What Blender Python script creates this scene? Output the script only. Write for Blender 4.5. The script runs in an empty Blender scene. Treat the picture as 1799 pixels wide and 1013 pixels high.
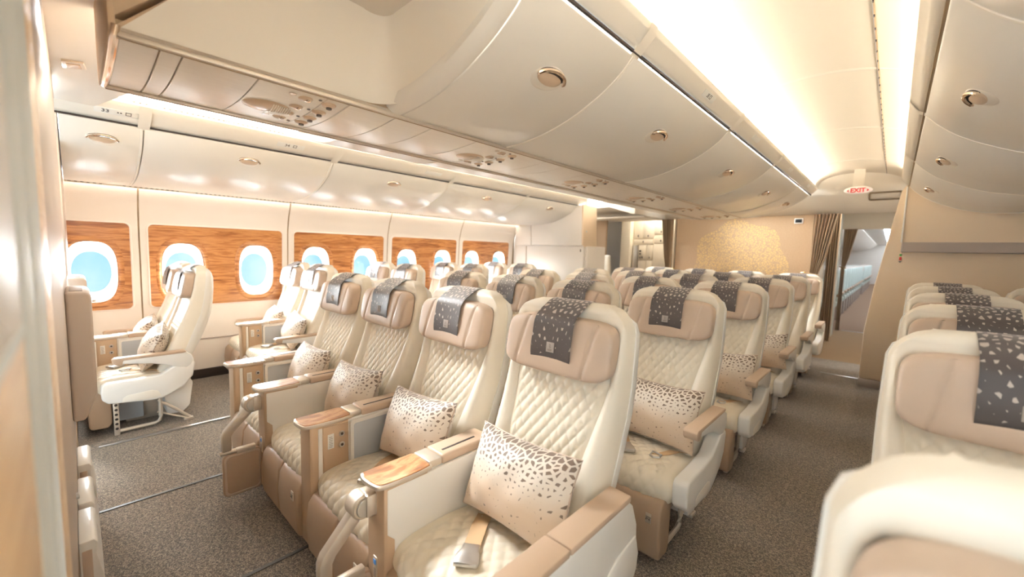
import bpy, bmesh, math, random
import numpy as np
from mathutils import Matrix, Vector
random.seed(7)
PI = math.pi
scene = bpy.context.scene
COL = scene.collection

# ------------------------------------------------------------------ camera
CX, CZ, YAW, PIT, ROL, FPX = 1.7972, 1.3726, .7493, .0901, .0278, 715.82
fw = Vector((-math.sin(YAW)*math.cos(PIT), math.cos(YAW)*math.cos(PIT), -math.sin(PIT)))
rt = Vector((math.cos(YAW), math.sin(YAW), 0))
up = rt.cross(fw)
r2 = rt*math.cos(ROL)+up*math.sin(ROL)
u2 = -rt*math.sin(ROL)+up*math.cos(ROL)
cd = bpy.data.cameras.new('camera')
cam = bpy.data.objects.new('camera', cd); COL.objects.link(cam)
cam.matrix_world = Matrix(((r2.x, u2.x, -fw.x, CX), (r2.y, u2.y, -fw.y, 0), (r2.z, u2.z, -fw.z, CZ), (0, 0, 0, 1)))
cd.sensor_width = 36; cd.lens = FPX/1799*36; cd.clip_start = .02; cd.clip_end = 200
cd.dof.use_dof = True; cd.dof.focus_distance = 1.95; cd.dof.aperture_fstop = 1.6
scene.camera = cam

# ------------------------------------------------------------------ world, sun, exposure
scene.view_settings.view_transform = 'Standard'
scene.view_settings.look = 'None'
scene.view_settings.gamma = 1
scene.view_settings.use_curve_mapping = False
scene.view_settings.exposure = 1.2
scene.cycles.use_denoising = True
scene.cycles.max_bounces = 10
scene.cycles.diffuse_bounces = 6
scene.cycles.sample_clamp_indirect = 6

w = bpy.data.worlds.new('sky'); scene.world = w; w.use_nodes = True
nt = w.node_tree; nt.nodes.clear()
out = nt.nodes.new('ShaderNodeOutputWorld'); bg = nt.nodes.new('ShaderNodeBackground')
tc = nt.nodes.new('ShaderNodeTexCoord'); no = nt.nodes.new('ShaderNodeTexNoise')
no.inputs['Scale'].default_value = 5; no.inputs['Detail'].default_value = 6
rp = nt.nodes.new('ShaderNodeValToRGB')
rp.color_ramp.elements[0].position = .42; rp.color_ramp.elements[0].color = (.30, .60, .82, 1)
rp.color_ramp.elements[1].position = .72; rp.color_ramp.elements[1].color = (.68, .84, .92, 1)
nt.links.new(tc.outputs['Generated'], no.inputs['Vector']); nt.links.new(no.outputs['Fac'], rp.inputs['Fac'])
nt.links.new(rp.outputs['Color'], bg.inputs['Color']); bg.inputs['Strength'].default_value = .60
nt.links.new(bg.outputs['Background'], out.inputs['Surface'])

sd = bpy.data.lights.new('sun', 'SUN'); sd.energy = 42; sd.angle = 1.1; sd.color = (.95, .98, 1)
so = bpy.data.objects.new('sun', sd); COL.objects.link(so)
so.rotation_euler = Vector((.9, .15, -.38)).to_track_quat('-Z', 'Y').to_euler()

STRIP = 86.0      # emission of the warm cove light strips
# added unseen area lights behind the camera, standing in for front door daylight
for i, (x, y, z, sx, sy, e) in enumerate(((2.2, -2.6, 1.3, 3.2, 2.4, 28), (-1.65, -2.5, 1.3, 2.4, 2.2, 24))):
    ld = bpy.data.lights.new('door_daylight_fill', 'AREA'); ld.shape = 'RECTANGLE'; ld.size = sx; ld.size_y = sy
    ld.energy = e; ld.color = (.90, .96, 1)
    lo = bpy.data.objects.new('door_daylight_fill', ld); COL.objects.link(lo); lo.location = (x, y, z)
    lo.rotation_euler = Vector((-.35 if i == 0 else .1, .9, -.05)).to_track_quat('-Z', 'Y').to_euler()

# ------------------------------------------------------------------ materials
def lin(c):
    return tuple(((v/255)/12.92 if v/255 <= .04045 else ((v/255+.055)/1.055)**2.4) for v in c)+(1,)
def new_mat(name):
    m = bpy.data.materials.new(name); m.use_nodes = True
    n = m.node_tree.nodes; b = n['Principled BSDF']
    return m, n, m.node_tree.links, b
def mat(name, c, rough=.5, metal=0, coat=0, bump=0, bscale=200, var=0.0, sheen=0):
    m, n, l, b = new_mat(name)
    b.inputs['Base Color'].default_value = lin(c); b.inputs['Roughness'].default_value = rough
    b.inputs['Metallic'].default_value = metal; b.inputs['Coat Weight'].default_value = coat
    b.inputs['Coat Roughness'].default_value = .08; b.inputs['Sheen Weight'].default_value = sheen
    t = n.new('ShaderNodeTexCoord'); x = n.new('ShaderNodeTexNoise'); x.inputs['Scale'].default_value = bscale
    l.new(t.outputs['Object'], x.inputs['Vector'])
    if bump:
        bp = n.new('ShaderNodeBump'); bp.inputs['Strength'].default_value = bump; bp.inputs['Distance'].default_value = .002
        l.new(x.outputs['Fac'], bp.inputs['Height']); l.new(bp.outputs['Normal'], b.inputs['Normal'])
    if var:
        mx = n.new('ShaderNodeMix'); mx.data_type = 'RGBA'
        mx.inputs[6].default_value = lin(c); mx.inputs[7].default_value = lin(tuple(int(v*(1-var)) for v in c))
        x2 = n.new('ShaderNodeTexNoise'); x2.inputs['Scale'].default_value = 9; l.new(t.outputs['Object'], x2.inputs['Vector'])
        l.new(x2.outputs['Fac'], mx.inputs[0]); l.new(mx.outputs[2], b.inputs['Base Color'])
    return m
def ramp(n, stops):
    r = n.new('ShaderNodeValToRGB'); e = r.color_ramp.elements
    while len(e) < len(stops): e.new(.5)
    for q, (p, c) in zip(e, stops): q.position = p; q.color = c if len(c) == 4 else lin(c)
    return r
def math_node(n, op, a=None, b=None):
    x = n.new('ShaderNodeMath'); x.operation = op
    if isinstance(a, (int, float)): x.inputs[0].default_value = a
    if isinstance(b, (int, float)): x.inputs[1].default_value = b
    return x

MT = {}
MT['cream'] = mat('cream_leather', (238, 228, 208), .42, bump=.12, bscale=420, var=.05)
MT['cream_plain'] = mat('cream_leather_plain', (240, 231, 214), .42, bump=.12, bscale=420, var=.04)
MT['tan'] = mat('tan_leather', (200, 178, 158), .45, bump=.15, bscale=420, var=.05)
MT['brown'] = mat('brown_leather', (176, 149, 123), .45, bump=.15, bscale=420, var=.06)
MT['white'] = mat('white_plastic', (243, 240, 234), .35, coat=.2)
MT['cap'] = mat('tan_arm_cap', (198, 173, 149), .4, bump=.05)
MT['console'] = mat('bronze_console_paint', (193, 166, 137), .35, metal=.25)
MT['alu'] = mat('champagne_aluminium', (214, 203, 188), .33, metal=.55)
MT['steel'] = mat('satin_steel', (205, 203, 200), .28, metal=.9)
MT['chrome'] = mat('warm_chrome', (232, 214, 196), .1, metal=1)
MT['cup'] = mat('handle_tan', (214, 188, 160), .35, coat=.3)
MT['bin'] = mat('bin_gloss', (240, 235, 226), .34, coat=.6)
MT['bin'].node_tree.nodes['Principled BSDF'].inputs['Coat Roughness'].default_value = .25
MT['liner'] = mat('cabin_liner', (238, 230, 217), .55)
MT['liner2'] = mat('sidewall_liner', (238, 231, 223), .5)
MT['trimw'] = mat('pale_trim', (243, 236, 224), .4, coat=.2)
MT['dark'] = mat('dark_gap', (52, 42, 36), .7)
MT['slot'] = mat('slot_shadow', (168, 146, 116), .7)
MT['greybox'] = mat('grey_equipment', (196, 200, 205), .5)
MT['palewall'] = mat('pale_closet', (224, 217, 208), .5)
MT['grey'] = mat('taupe_grey', (170, 158, 150), .5)
MT['strap'] = mat('belt_webbing', (214, 180, 138), .6, bump=.4, bscale=900)
MT['black'] = mat('black_plastic', (30, 30, 32), .3)
MT['floorstrip'] = mat('track_cover', (96, 92, 88), .5)
MT['blueframe'] = mat('pale_grey_frame', (214, 220, 219), .6)
MT['screenback'] = mat('screen_cover', (181, 154, 129), .45, bump=.1)
MT['blue'] = mat('blue_indicator', (60, 150, 235), .3)
MT['red'] = mat('red_print', (196, 28, 36), .5)
MT['green'] = mat('green_print', (70, 170, 60), .5)
MT['inkgrey'] = mat('grey_print', (120, 108, 98), .6)
MT['ink'] = mat('dark_print', (60, 50, 45), .6)
MT['paper'] = mat('placard_white', (240, 238, 232), .5)
MT['bulk'] = mat('satin_bulkhead', (204, 188, 174), .38, metal=.15)
MT['beige'] = mat('beige_laminate', (220, 216, 210), .5)
MT['closet'] = mat('closet_laminate', (222, 200, 172), .5)
MT['teal'] = mat('teal_seat_cover', (204, 220, 218), .6)
MT['greyseat'] = mat('pale_economy_seat', (214, 208, 200), .6)
MT['gold'] = mat('gold_hook', (214, 182, 120), .25, metal=.9)
MT['galley'] = mat('galley_white', (238, 230, 214), .4)

def brushed():
    m, n, l, b = new_mat('brushed_metal')
    t = n.new('ShaderNodeTexCoord'); mp = n.new('ShaderNodeMapping'); mp.inputs['Scale'].default_value = (220, 2, 4)
    x = n.new('ShaderNodeTexNoise'); x.inputs['Scale'].default_value = 3; x.inputs['Detail'].default_value = 4
    l.new(t.outputs['Object'], mp.inputs['Vector']); l.new(mp.outputs['Vector'], x.inputs['Vector'])
    r = ramp(n, [(.3, (236, 227, 214)), (.7, (247, 240, 230))]); l.new(x.outputs['Fac'], r.inputs['Fac']); l.new(r.outputs['Color'], b.inputs['Base Color'])
    b.inputs['Metallic'].default_value = .1; b.inputs['Roughness'].default_value = .3
    return m
MT['brushed'] = brushed()

def wood(name, c0, c1, c2, gloss=.12, sc=1.0, axis='y'):
    m, n, l, b = new_mat(name)
    t = n.new('ShaderNodeTexCoord'); mp = n.new('ShaderNodeMapping')
    mp.inputs['Scale'].default_value = {'y': (3*sc, 1.1*sc, 13*sc), 'x': (1.1*sc, 13*sc, 13*sc)}[axis]
    l.new(t.outputs['Object'], mp.inputs['Vector'])
    a = n.new('ShaderNodeTexNoise'); a.inputs['Scale'].default_value = 2.2; a.inputs['Detail'].default_value = 7; a.inputs['Distortion'].default_value = 1.1
    l.new(mp.outputs['Vector'], a.inputs['Vector'])
    mp2 = n.new('ShaderNodeMapping'); mp2.inputs['Scale'].default_value = {'y': (20, 5, 150), 'x': (5, 150, 150)}[axis]
    l.new(t.outputs['Object'], mp2.inputs['Vector'])
    f = n.new('ShaderNodeTexNoise'); f.inputs['Scale'].default_value = 2; f.inputs['Detail'].default_value = 3; l.new(mp2.outputs['Vector'], f.inputs['Vector'])
    ad = math_node(n, 'MULTIPLY_ADD'); ad.inputs[1].default_value = .35; l.new(f.outputs['Fac'], ad.inputs[0]); l.new(a.outputs['Fac'], ad.inputs[2])
    r = ramp(n, [(.48, c0), (.62, c1), (.74, c2), (.85, c1)]); l.new(ad.outputs[0], r.inputs['Fac']); l.new(r.outputs['Color'], b.inputs['Base Color'])
    b.inputs['Roughness'].default_value = .35; b.inputs['Coat Weight'].default_value = .8; b.inputs['Coat Roughness'].default_value = gloss
    return m
MT['wood'] = wood('window_wood', (132, 76, 32), (172, 108, 54), (206, 146, 86))
MT['traywood'] = wood('tray_wood', (130, 80, 45), (176, 118, 72), (214, 166, 118), .08, 2.5)
MT['woodpale'] = wood('pale_wood_laminate', (206, 166, 118), (222, 186, 140), (232, 202, 160), .5, 2.0, 'x')

def carpet():
    m, n, l, b = new_mat('speckled_carpet')
    t = n.new('ShaderNodeTexCoord')
    v = n.new('ShaderNodeTexVoronoi'); v.inputs['Scale'].default_value = 260; l.new(t.outputs['Object'], v.inputs['Vector'])
    a = n.new('ShaderNodeTexNoise'); a.inputs['Scale'].default_value = 75; a.inputs['Detail'].default_value = 6; a.inputs['Roughness'].default_value = .75
    l.new(t.outputs['Object'], a.inputs['Vector'])
    sp = n.new('ShaderNodeSeparateColor'); l.new(v.outputs['Color'], sp.inputs['Color'])
    ad = math_node(n, 'MULTIPLY_ADD'); ad.inputs[1].default_value = .45; l.new(sp.outputs[0], ad.inputs[0]); l.new(a.outputs['Fac'], ad.inputs[2])
    r = ramp(n, [(.45, (68, 60, 54)), (.7, (108, 96, 84)), (.95, (168, 152, 131))]); l.new(ad.outputs[0], r.inputs['Fac'])
    l.new(r.outputs['Color'], b.inputs['Base Color']); b.inputs['Roughness'].default_value = .95; b.inputs['Sheen Weight'].default_value = .2
    bp = n.new('ShaderNodeBump'); bp.inputs['Strength'].default_value = .6; bp.inputs['Distance'].default_value = .004
    l.new(v.outputs['Distance'], bp.inputs['Height']); l.new(bp.outputs['Normal'], b.inputs['Normal'])
    return m
MT['carpet'] = carpet()

def shards(name, base_lo, base_hi, shard, scale, thr0, thr1, v0, v1, rough, aspect=1.0, sheen=0, inv=False, metal=0):
    """Printed shard pattern in UV space: cells that shrink from v1 (dense) to v0 (none)."""
    m, n, l, b = new_mat(name)
    uv = n.new('ShaderNodeUVMap'); mp = n.new('ShaderNodeMapping'); mp.inputs['Scale'].default_value = (scale, scale*aspect, 1)
    l.new(uv.outputs['UV'], mp.inputs['Vector'])
    vo = n.new('ShaderNodeTexVoronoi'); vo.feature = 'DISTANCE_TO_EDGE'; vo.inputs['Scale'].default_value = 1; vo.voronoi_dimensions = '2D'
    l.new(mp.outputs['Vector'], vo.inputs['Vector'])
    sp = n.new('ShaderNodeSeparateXYZ'); l.new(uv.outputs['UV'], sp.inputs['Vector'])
    mr = n.new('ShaderNodeMapRange'); l.new(sp.outputs['Y'], mr.inputs['Value'])
    for k, v in zip((1, 2, 3, 4), (v0, v1, thr0, thr1)): mr.inputs[k].default_value = v
    gt = math_node(n, 'GREATER_THAN'); l.new(vo.outputs['Distance'], gt.inputs[0]); l.new(mr.outputs[0], gt.inputs[1])
    g = n.new('ShaderNodeMapRange'); l.new(sp.outputs['Y'], g.inputs['Value'])
    for k, v in zip((1, 2, 3, 4), (v0-.1, v0+.25, 0, 1)): g.inputs[k].default_value = v
    mx = n.new('ShaderNodeMix'); mx.data_type = 'RGBA'; mx.inputs[6].default_value = lin(base_lo); mx.inputs[7].default_value = lin(base_hi)
    l.new(g.outputs[0], mx.inputs[0])
    m2 = n.new('ShaderNodeMix'); m2.data_type = 'RGBA'; m2.inputs[7].default_value = lin(shard)
    l.new(mx.outputs[2], m2.inputs[6]); l.new(gt.outputs[0], m2.inputs[0]); l.new(m2.outputs[2], b.inputs['Base Color'])
    b.inputs['Roughness'].default_value = rough; b.inputs['Sheen Weight'].default_value = sheen; b.inputs['Metallic'].default_value = metal
    return m
MT['cover'] = shards('headrest_cover_print', (74, 67, 65), (76, 68, 66), (184, 172, 163), 8.5, .44, .105, .28, 1.0, .42, 2.15, .2)
MT['pillow'] = shards('pillow_print', (206, 182, 156), (224, 213, 199), (122, 102, 86), 22, .45, .105, .42, 1.0, .5, .68, .3)

def mural():
    m, n, l, b = new_mat('fabric_wall_gold_motif')
    t = n.new('ShaderNodeTexCoord')
    sp = n.new('ShaderNodeSeparateXYZ'); l.new(t.outputs['Object'], sp.inputs['Vector'])
    # flower shaped mask around (x=.03, z=1.28)
    dx = math_node(n, 'SUBTRACT', b=.03); l.new(sp.outputs['X'], dx.inputs[0])
    dz = math_node(n, 'SUBTRACT', b=1.30); l.new(sp.outputs['Z'], dz.inputs[0])
    an = math_node(n, 'ARCTAN2'); l.new(dz.outputs[0], an.inputs[0]); l.new(dx.outputs[0], an.inputs[1])
    a5 = math_node(n, 'MULTIPLY_ADD'); a5.inputs[1].default_value = 7; a5.inputs[2].default_value = .6; l.new(an.outputs[0], a5.inputs[0])
    cs = math_node(n, 'COSINE'); l.new(a5.outputs[0], cs.inputs[0])
    rr = math_node(n, 'MULTIPLY_ADD'); rr.inputs[1].default_value = .035; rr.inputs[2].default_value = .64; l.new(cs.outputs[0], rr.inputs[0])
    x2 = math_node(n, 'MULTIPLY'); l.new(dx.outputs[0], x2.inputs[0]); l.new(dx.outputs[0], x2.inputs[1])
    z2 = math_node(n, 'MULTIPLY'); l.new(dz.outputs[0], z2.inputs[0]); l.new(dz.outputs[0], z2.inputs[1])
    s = math_node(n, 'ADD'); l.new(x2.outputs[0], s.inputs[0]); l.new(z2.outputs[0], s.inputs[1])
    q = math_node(n, 'SQRT'); l.new(s.outputs[0], q.inputs[0])
    lt = math_node(n, 'LESS_THAN'); l.new(q.outputs[0], lt.inputs[0]); l.new(rr.outputs[0], lt.inputs[1])
    mp = n.new('ShaderNodeMapping'); mp.inputs['Scale'].default_value = (34, 0, 34); l.new(t.outputs['Object'], mp.inputs['Vector'])
    vo = n.new('ShaderNodeTexVoronoi'); vo.feature = 'DISTANCE_TO_EDGE'; l.new(mp.outputs['Vector'], vo.inputs['Vector']); vo.inputs['Scale'].default_value = 1
    ed = n.new('ShaderNodeMapRange'); l.new(vo.outputs['Distance'], ed.inputs['Value'])
    for k, v in zip((1, 2, 3, 4), (.10, .16, 0, 1)): ed.inputs[k].default_value = v
    mk = math_node(n, 'MULTIPLY'); l.new(lt.outputs[0], mk.inputs[0]); l.new(ed.outputs[0], mk.inputs[1])
    no = n.new('ShaderNodeTexNoise'); no.inputs['Scale'].default_value = 60; no.inputs['Detail'].default_value = 5
    m3 = n.new('ShaderNodeMapping'); m3.inputs['Scale'].default_value = (1, 1, 4); l.new(t.outputs['Object'], m3.inputs['Vector']); l.new(m3.outputs['Vector'], no.inputs['Vector'])
    r = ramp(n, [(.3, (176, 145, 112)), (.7, (194, 165, 132))]); l.new(no.outputs['Fac'], r.inputs['Fac'])
    mx = n.new('ShaderNodeMix'); mx.data_type = 'RGBA'; mx.inputs[7].default_value = lin((218, 184, 124))
    l.new(mk.outputs[0], mx.inputs[0]); l.new(r.outputs['Color'], mx.inputs[6]); l.new(mx.outputs[2], b.inputs['Base Color'])
    b.inputs['Roughness'].default_value = .6
    return m
MT['mural'] = mural()

def curtain_mat():
    m, n, l, b = new_mat('curtain_cloth')
    t = n.new('ShaderNodeUVMap'); mp = n.new('ShaderNodeMapping'); mp.inputs['Scale'].default_value = (26, .6, 1); l.new(t.outputs['UV'], mp.inputs['Vector'])
    no = n.new('ShaderNodeTexNoise'); no.inputs['Scale'].default_value = 1.0; no.inputs['Detail'].default_value = 3; l.new(mp.outputs['Vector'], no.inputs['Vector'])
    r = ramp(n, [(.35, (120, 92, 62)), (.5, (168, 138, 102)), (.65, (205, 180, 145))]); l.new(no.outputs['Fac'], r.inputs['Fac'])
    l.new(r.outputs['Color'], b.inputs['Base Color']); b.inputs['Roughness'].default_value = .6; b.inputs['Sheen Weight'].default_value = .3
    return m
MT['curtain'] = curtain_mat()

def emis(name, c, s):
    m, n, l, b = new_mat(name); b.inputs['Base Color'].default_value = lin(c)
    b.inputs['Emission Color'].default_value = lin(c); b.inputs['Emission Strength'].default_value = s
    return m
MT['strip'] = emis('warm_strip_light', (255, 245, 227), STRIP)
MT['strip_left'] = emis('white_strip_light', (255, 250, 243), STRIP)
MT['wash'] = emis('sidewall_strip_light', (255, 238, 224), 6.5)
MT['coolstrip'] = emis('economy_strip_light', (235, 244, 255), 13)
MT['signlit'] = emis('exit_sign_face', (240, 228, 220), .08)

def translucent():
    m = bpy.data.materials.new('window_shroud'); m.use_nodes = True; n = m.node_tree.nodes; n.clear(); l = m.node_tree.links
    o = n.new('ShaderNodeOutputMaterial'); d = n.new('ShaderNodeBsdfDiffuse'); t = n.new('ShaderNodeBsdfTranslucent'); x = n.new('ShaderNodeMixShader')
    d.inputs['Color'].default_value = (.9, .92, .93, 1); t.inputs['Color'].default_value = (.92, .95, .97, 1); x.inputs[0].default_value = .6
    l.new(d.outputs[0], x.inputs[1]); l.new(t.outputs[0], x.inputs[2]); l.new(x.outputs[0], o.inputs['Surface'])
    return m
MT['shroud'] = translucent()
def glass():
    m = bpy.data.materials.new('window_glass'); m.use_nodes = True; n = m.node_tree.nodes; n.clear(); l = m.node_tree.links
    o = n.new('ShaderNodeOutputMaterial'); g = n.new('ShaderNodeBsdfGlossy'); t = n.new('ShaderNodeBsdfTransparent'); x = n.new('ShaderNodeMixShader'); f = n.new('ShaderNodeFresnel')
    f.inputs['IOR'].default_value = 1.3; g.inputs['Roughness'].default_value = .02; t.inputs['Color'].default_value = (.93, .97, .98, 1)
    l.new(f.outputs[0], x.inputs[0]); l.new(t.outputs[0], x.inputs[1]); l.new(g.outputs[0], x.inputs[2]); l.new(x.outputs[0], o.inputs['Surface'])
    return m
MT['glass'] = glass()

# ------------------------------------------------------------------ mesh helpers
class MB:
    def __init__(s): s.v = []; s.f = []; s.uv = {}
    def add(s, vs, fs):
        o = len(s.v); s.v += [tuple(p) for p in vs]; s.f += [tuple(i+o for i in f) for f in fs]; return s
    def from_bm(s, bm):
        bm.verts.index_update()
        s.add([v.co[:] for v in bm.verts], [[v.index for v in f.verts] for f in bm.faces]); bm.free(); return s
    def box(s, x0, x1, y0, y1, z0, z1, b=.004, seg=2):
        bm = bmesh.new(); bmesh.ops.create_cube(bm, size=1)
        for v in bm.verts: v.co = ((x0+x1)/2+v.co.x*(x1-x0), (y0+y1)/2+v.co.y*(y1-y0), (z0+z1)/2+v.co.z*(z1-z0))
        if b > 0: bmesh.ops.bevel(bm, geom=bm.edges[:], offset=min(b, .45*min(abs(x1-x0), abs(y1-y0), abs(z1-z0))), segments=seg, profile=.5, affect='EDGES')
        return s.from_bm(bm)
    def prism(s, poly, a0, a1, axis='x', b=.004, seg=2):
        """poly: list of 2D points; extruded along axis. axis x: (y,z); y: (x,z); z: (x,y)"""
        bm = bmesh.new()
        def P(p, a): return {'x': (a, p[0], p[1]), 'y': (p[0], a, p[1]), 'z': (p[0], p[1], a)}[axis]
        A = [bm.verts.new(P(p, a0)) for p in poly]; B = [bm.verts.new(P(p, a1)) for p in poly]
        n = len(poly); bm.faces.new(A); bm.faces.new(B[::-1])
        for i in range(n): bm.faces.new((A[i], B[i], B[(i+1) % n], A[(i+1) % n]))
        bmesh.ops.recalc_face_normals(bm, faces=bm.faces[:])
        if b > 0:
            ed = [e for e in bm.edges if e.calc_face_angle(0) > .5]
            bmesh.ops.bevel(bm, geom=ed, offset=b, segments=seg, profile=.5, affect='EDGES', clamp_overlap=True)
        return s.from_bm(bm)
    def tube(s, pts, r, n=8, flat=1.0):
        pts = [Vector(p) for p in pts]; rings = []
        for i, p in enumerate(pts):
            d = (pts[min(i+1, len(pts)-1)]-pts[max(i-1, 0)]).normalized()
            a = d.cross(Vector((0, 0, 1)));
            if a.length < .1: a = d.cross(Vector((1, 0, 0)))
            a.normalize(); c = a.cross(d)
            rr = r[i] if isinstance(r, (list, tuple)) else r
            rings.append([p+a*rr*math.cos(2*PI*k/n)+c*rr*flat*math.sin(2*PI*k/n) for k in range(n)])
        return s.loft(rings, True, True)
    def loft(s, rings, closed=True, caps=False):
        n = len(rings[0]); vs = [p for r in rings for p in r]; fs = []
        for i in range(len(rings)-1):
            for k in range(n if closed else n-1):
                a, b2 = i*n+k, i*n+(k+1) % n
                fs.append((a, b2, b2+n, a+n))
        if caps: fs.append(tuple(range(n))[::-1]); fs.append(tuple((len(rings)-1)*n+k for k in range(n)))
        return s.add(vs, fs)
    def grid(s, fn, nu, nv, uv=False):
        o = len(s.v); fs = []
        for j in range(nv+1):
            for i in range(nu+1): s.v.append(tuple(fn(i/nu, j/nv))); s.uv[len(s.v)-1] = (i/nu, j/nv)
        for j in range(nv):
            for i in range(nu):
                a = o+j*(nu+1)+i; s.f.append((a, a+1, a+nu+2, a+nu+1))
        return s
    def ellipsoid(s, c, r, e1=1.0, e2=1.0, nu=24, nv=12, fn=None):
        def sg(v, e): return math.copysign(abs(v)**e, v)
        rings = []
        for j in range(nv+1):
            a = -PI/2+PI*j/nv; ring = []
            for i in range(nu):
                t = 2*PI*i/nu
                p = Vector((sg(math.cos(a), e1)*sg(math.cos(t), e2)*r[0], sg(math.cos(a), e1)*sg(math.sin(t), e2)*r[1], sg(math.sin(a), e1)*r[2]))
                if fn: p = fn(p)
                ring.append(Vector(c)+p)
            rings.append(ring)
        return s.loft(rings, True, True)
    def cyl(s, c, r, h, axis='x', n=20, r2=None, b=0):
        r2 = r if r2 is None else r2
        rings = []
        def P(a, rr, hh):
            u, v = rr*math.cos(a), rr*math.sin(a)
            return Vector(c)+Vector({'x': (hh, u, v), 'y': (u, hh, v), 'z': (u, v, hh)}[axis])
        if b: prof = [(r-b, -h/2), (r, -h/2+b), (r2, h/2-b), (r2-b, h/2)]
        else: prof = [(r, -h/2), (r2, h/2)]
        for rr, hh in prof: rings.append([P(2*PI*k/n, rr, hh) for k in range(n)])
        return s.loft(rings, True, True)
    def mesh(s, name, m, smooth=True, ang=35, weld=False):
        me = bpy.data.meshes.new(name); me.from_pydata(s.v, [], s.f)
        if s.uv:
            ul = me.uv_layers.new(name='UVMap')
            for lp in me.loops: ul.data[lp.index].uv = s.uv.get(lp.vertex_index, (0, 0))
        me.materials.append(MT[m] if isinstance(m, str) else m)
        bm = bmesh.new(); bm.from_mesh(me)
        if weld: bmesh.ops.remove_doubles(bm, verts=bm.verts[:], dist=1e-5)
        bmesh.ops.recalc_face_normals(bm, faces=bm.faces[:]); bm.to_mesh(me); bm.free()
        if smooth:
            me.polygons.foreach_set('use_smooth', [True]*len(me.polygons))
            me.set_sharp_from_angle(angle=math.radians(ang))
        me.update()
        return me
    def build(s, name, m, parent=None, **k):
        return ob(name, s.mesh(name, m, **k), parent)

def ob(name, me, parent=None, loc=(0, 0, 0), rot=None, mtx=None):
    o = bpy.data.objects.new(name, me); COL.objects.link(o)
    if parent is not None: o.parent = parent
    o.location = loc
    if rot: o.rotation_euler = rot
    if mtx is not None: o.matrix_local = mtx
    return o
def tag(o, label=None, cat=None, group=None, kind=None):
    if label: o['label'] = label
    if cat: o['category'] = cat
    if group: o['group'] = group
    if kind: o['kind'] = kind
    return o
def empty(name, loc=(0, 0, 0), rot=None):
    o = bpy.data.objects.new(name, None); COL.objects.link(o); o.location = loc; o.empty_display_size = .1
    if rot: o.rotation_euler = rot
    return o
def structure(o, label=None): return tag(o, label, None, None, 'structure')
def interp(x, xs, ys): return float(np.interp(x, xs, ys))
def frame(p, xax, zax):
    """matrix with local x along xax, local z along zax, origin p"""
    x = Vector(xax).normalized(); z = Vector(zax).normalized(); y = z.cross(x)
    return Matrix(((x.x, y.x, z.x, p[0]), (x.y, y.y, z.y, p[1]), (x.z, y.z, z.z, p[2]), (0, 0, 0, 1)))
def text_mesh(body, size, m, name='text', extrude=.0006, offset=0.0):
    c = bpy.data.curves.new(name, 'FONT'); c.body = body; c.size = size; c.extrude = extrude; c.offset = offset; c.align_x = 'CENTER'; c.align_y = 'CENTER'
    c.resolution_u = 3
    o = bpy.data.objects.new(name, c); COL.objects.link(o)
    dg = bpy.context.evaluated_depsgraph_get(); me = bpy.data.meshes.new_from_object(o.evaluated_get(dg))
    bpy.data.objects.remove(o); bpy.data.curves.remove(c)
    me.materials.clear(); me.materials.append(MT[m]); return me

# ================================================================== STRUCTURE
# ---- floor
fl = MB().grid(lambda u, v: (-3.6+7.2*u, -2.5+9.6*v, 0), 6, 8).build('floor', 'carpet'); structure(fl, 'speckled brown and grey cabin carpet')
fb = MB().box(-3.6, 3.6, 7.1, 10.3, -.05, .001, 0).build('entry_floor', mat('galley_carpet', (150, 124, 92), .9, bump=.4, bscale=300), fl)
fc = MB().box(-3.6, 3.6, 10.3, 34, -.05, .002, 0).build('far_cabin_floor', mat('far_carpet', (140, 112, 88), .9, bump=.4, bscale=200), fl)
for x in (-1.03, -.06): MB().box(x-.009, x+.009, -.03, .9, 0, .004, .001).build('seam_strip', 'floorstrip', fl)
for (x0, x1, y) in ((1.25, 1.62, 6.2), (1.15, 1.75, 10.3)): MB().box(x0, x1, y-.012, y+.012, 0, .006, .002).build('threshold_strip', 'steel', fl)
for x in (-1.96,): 
    MB().box(x-.014, x+.014, .05, .84, 0, .012, .003).build('seat_track', 'steel', fl)
    MB().box(x-.012, x+.012, .84, 1.3, 0, .004, .001).build('track_cover', 'floorstrip', fl)

# ---- left sidewall
WZ = [0, .10, .45, .74, 1.1, 1.535, 1.7, 1.88]
WX = [-3.27, -3.29, -3.335, -3.35, -3.33, -3.305, -3.26, -3.17]
def wx(z): return interp(z, WZ, WX)
wl = empty('wall_left'); structure(wl, 'cream curved cabin sidewall with wood framed windows')
def wood_x(z): return interp(z, [.74, 1.535], [-3.35, -3.305])
SEAM0, BAY = .4146, 1.2676
def strip_panel(y0, y1, z0, z1, n=6): return lambda u, v: (wx(z0+(z1-z0)*v), y0+(y1-y0)*u, z0+(z1-z0)*v)
win_centres = []
BAYS = [(-.853, .4146)]+[(SEAM0+BAY*i, SEAM0+BAY*(i+1)) for i in range(4)]
def rrect(cx, cz, hx, hz, r, n=6):
    pts = []
    for (sx, sz, a0) in ((1, 1, 0), (-1, 1, PI/2), (-1, -1, PI), (1, -1, 1.5*PI)):
        for k in range(n+1):
            a = a0+PI/2*k/n; pts.append((cx+sx*(hx-r)+r*math.cos(a), cz+sz*(hz-r)+r*math.sin(a)))
    return pts
def sup(cx, cz, hx, hz, e=2.9, n=44):
    pts = []
    for k in range(n):
        a = 2*PI*k/n; c, s = math.cos(a), math.sin(a)
        pts.append((cx+math.copysign(abs(c)**(2/e), c)*hx, cz+math.copysign(abs(s)**(2/e), s)*hz))
    return pts
WH, WV, WC = .162, .27, 1.09
nw = 0
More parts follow.
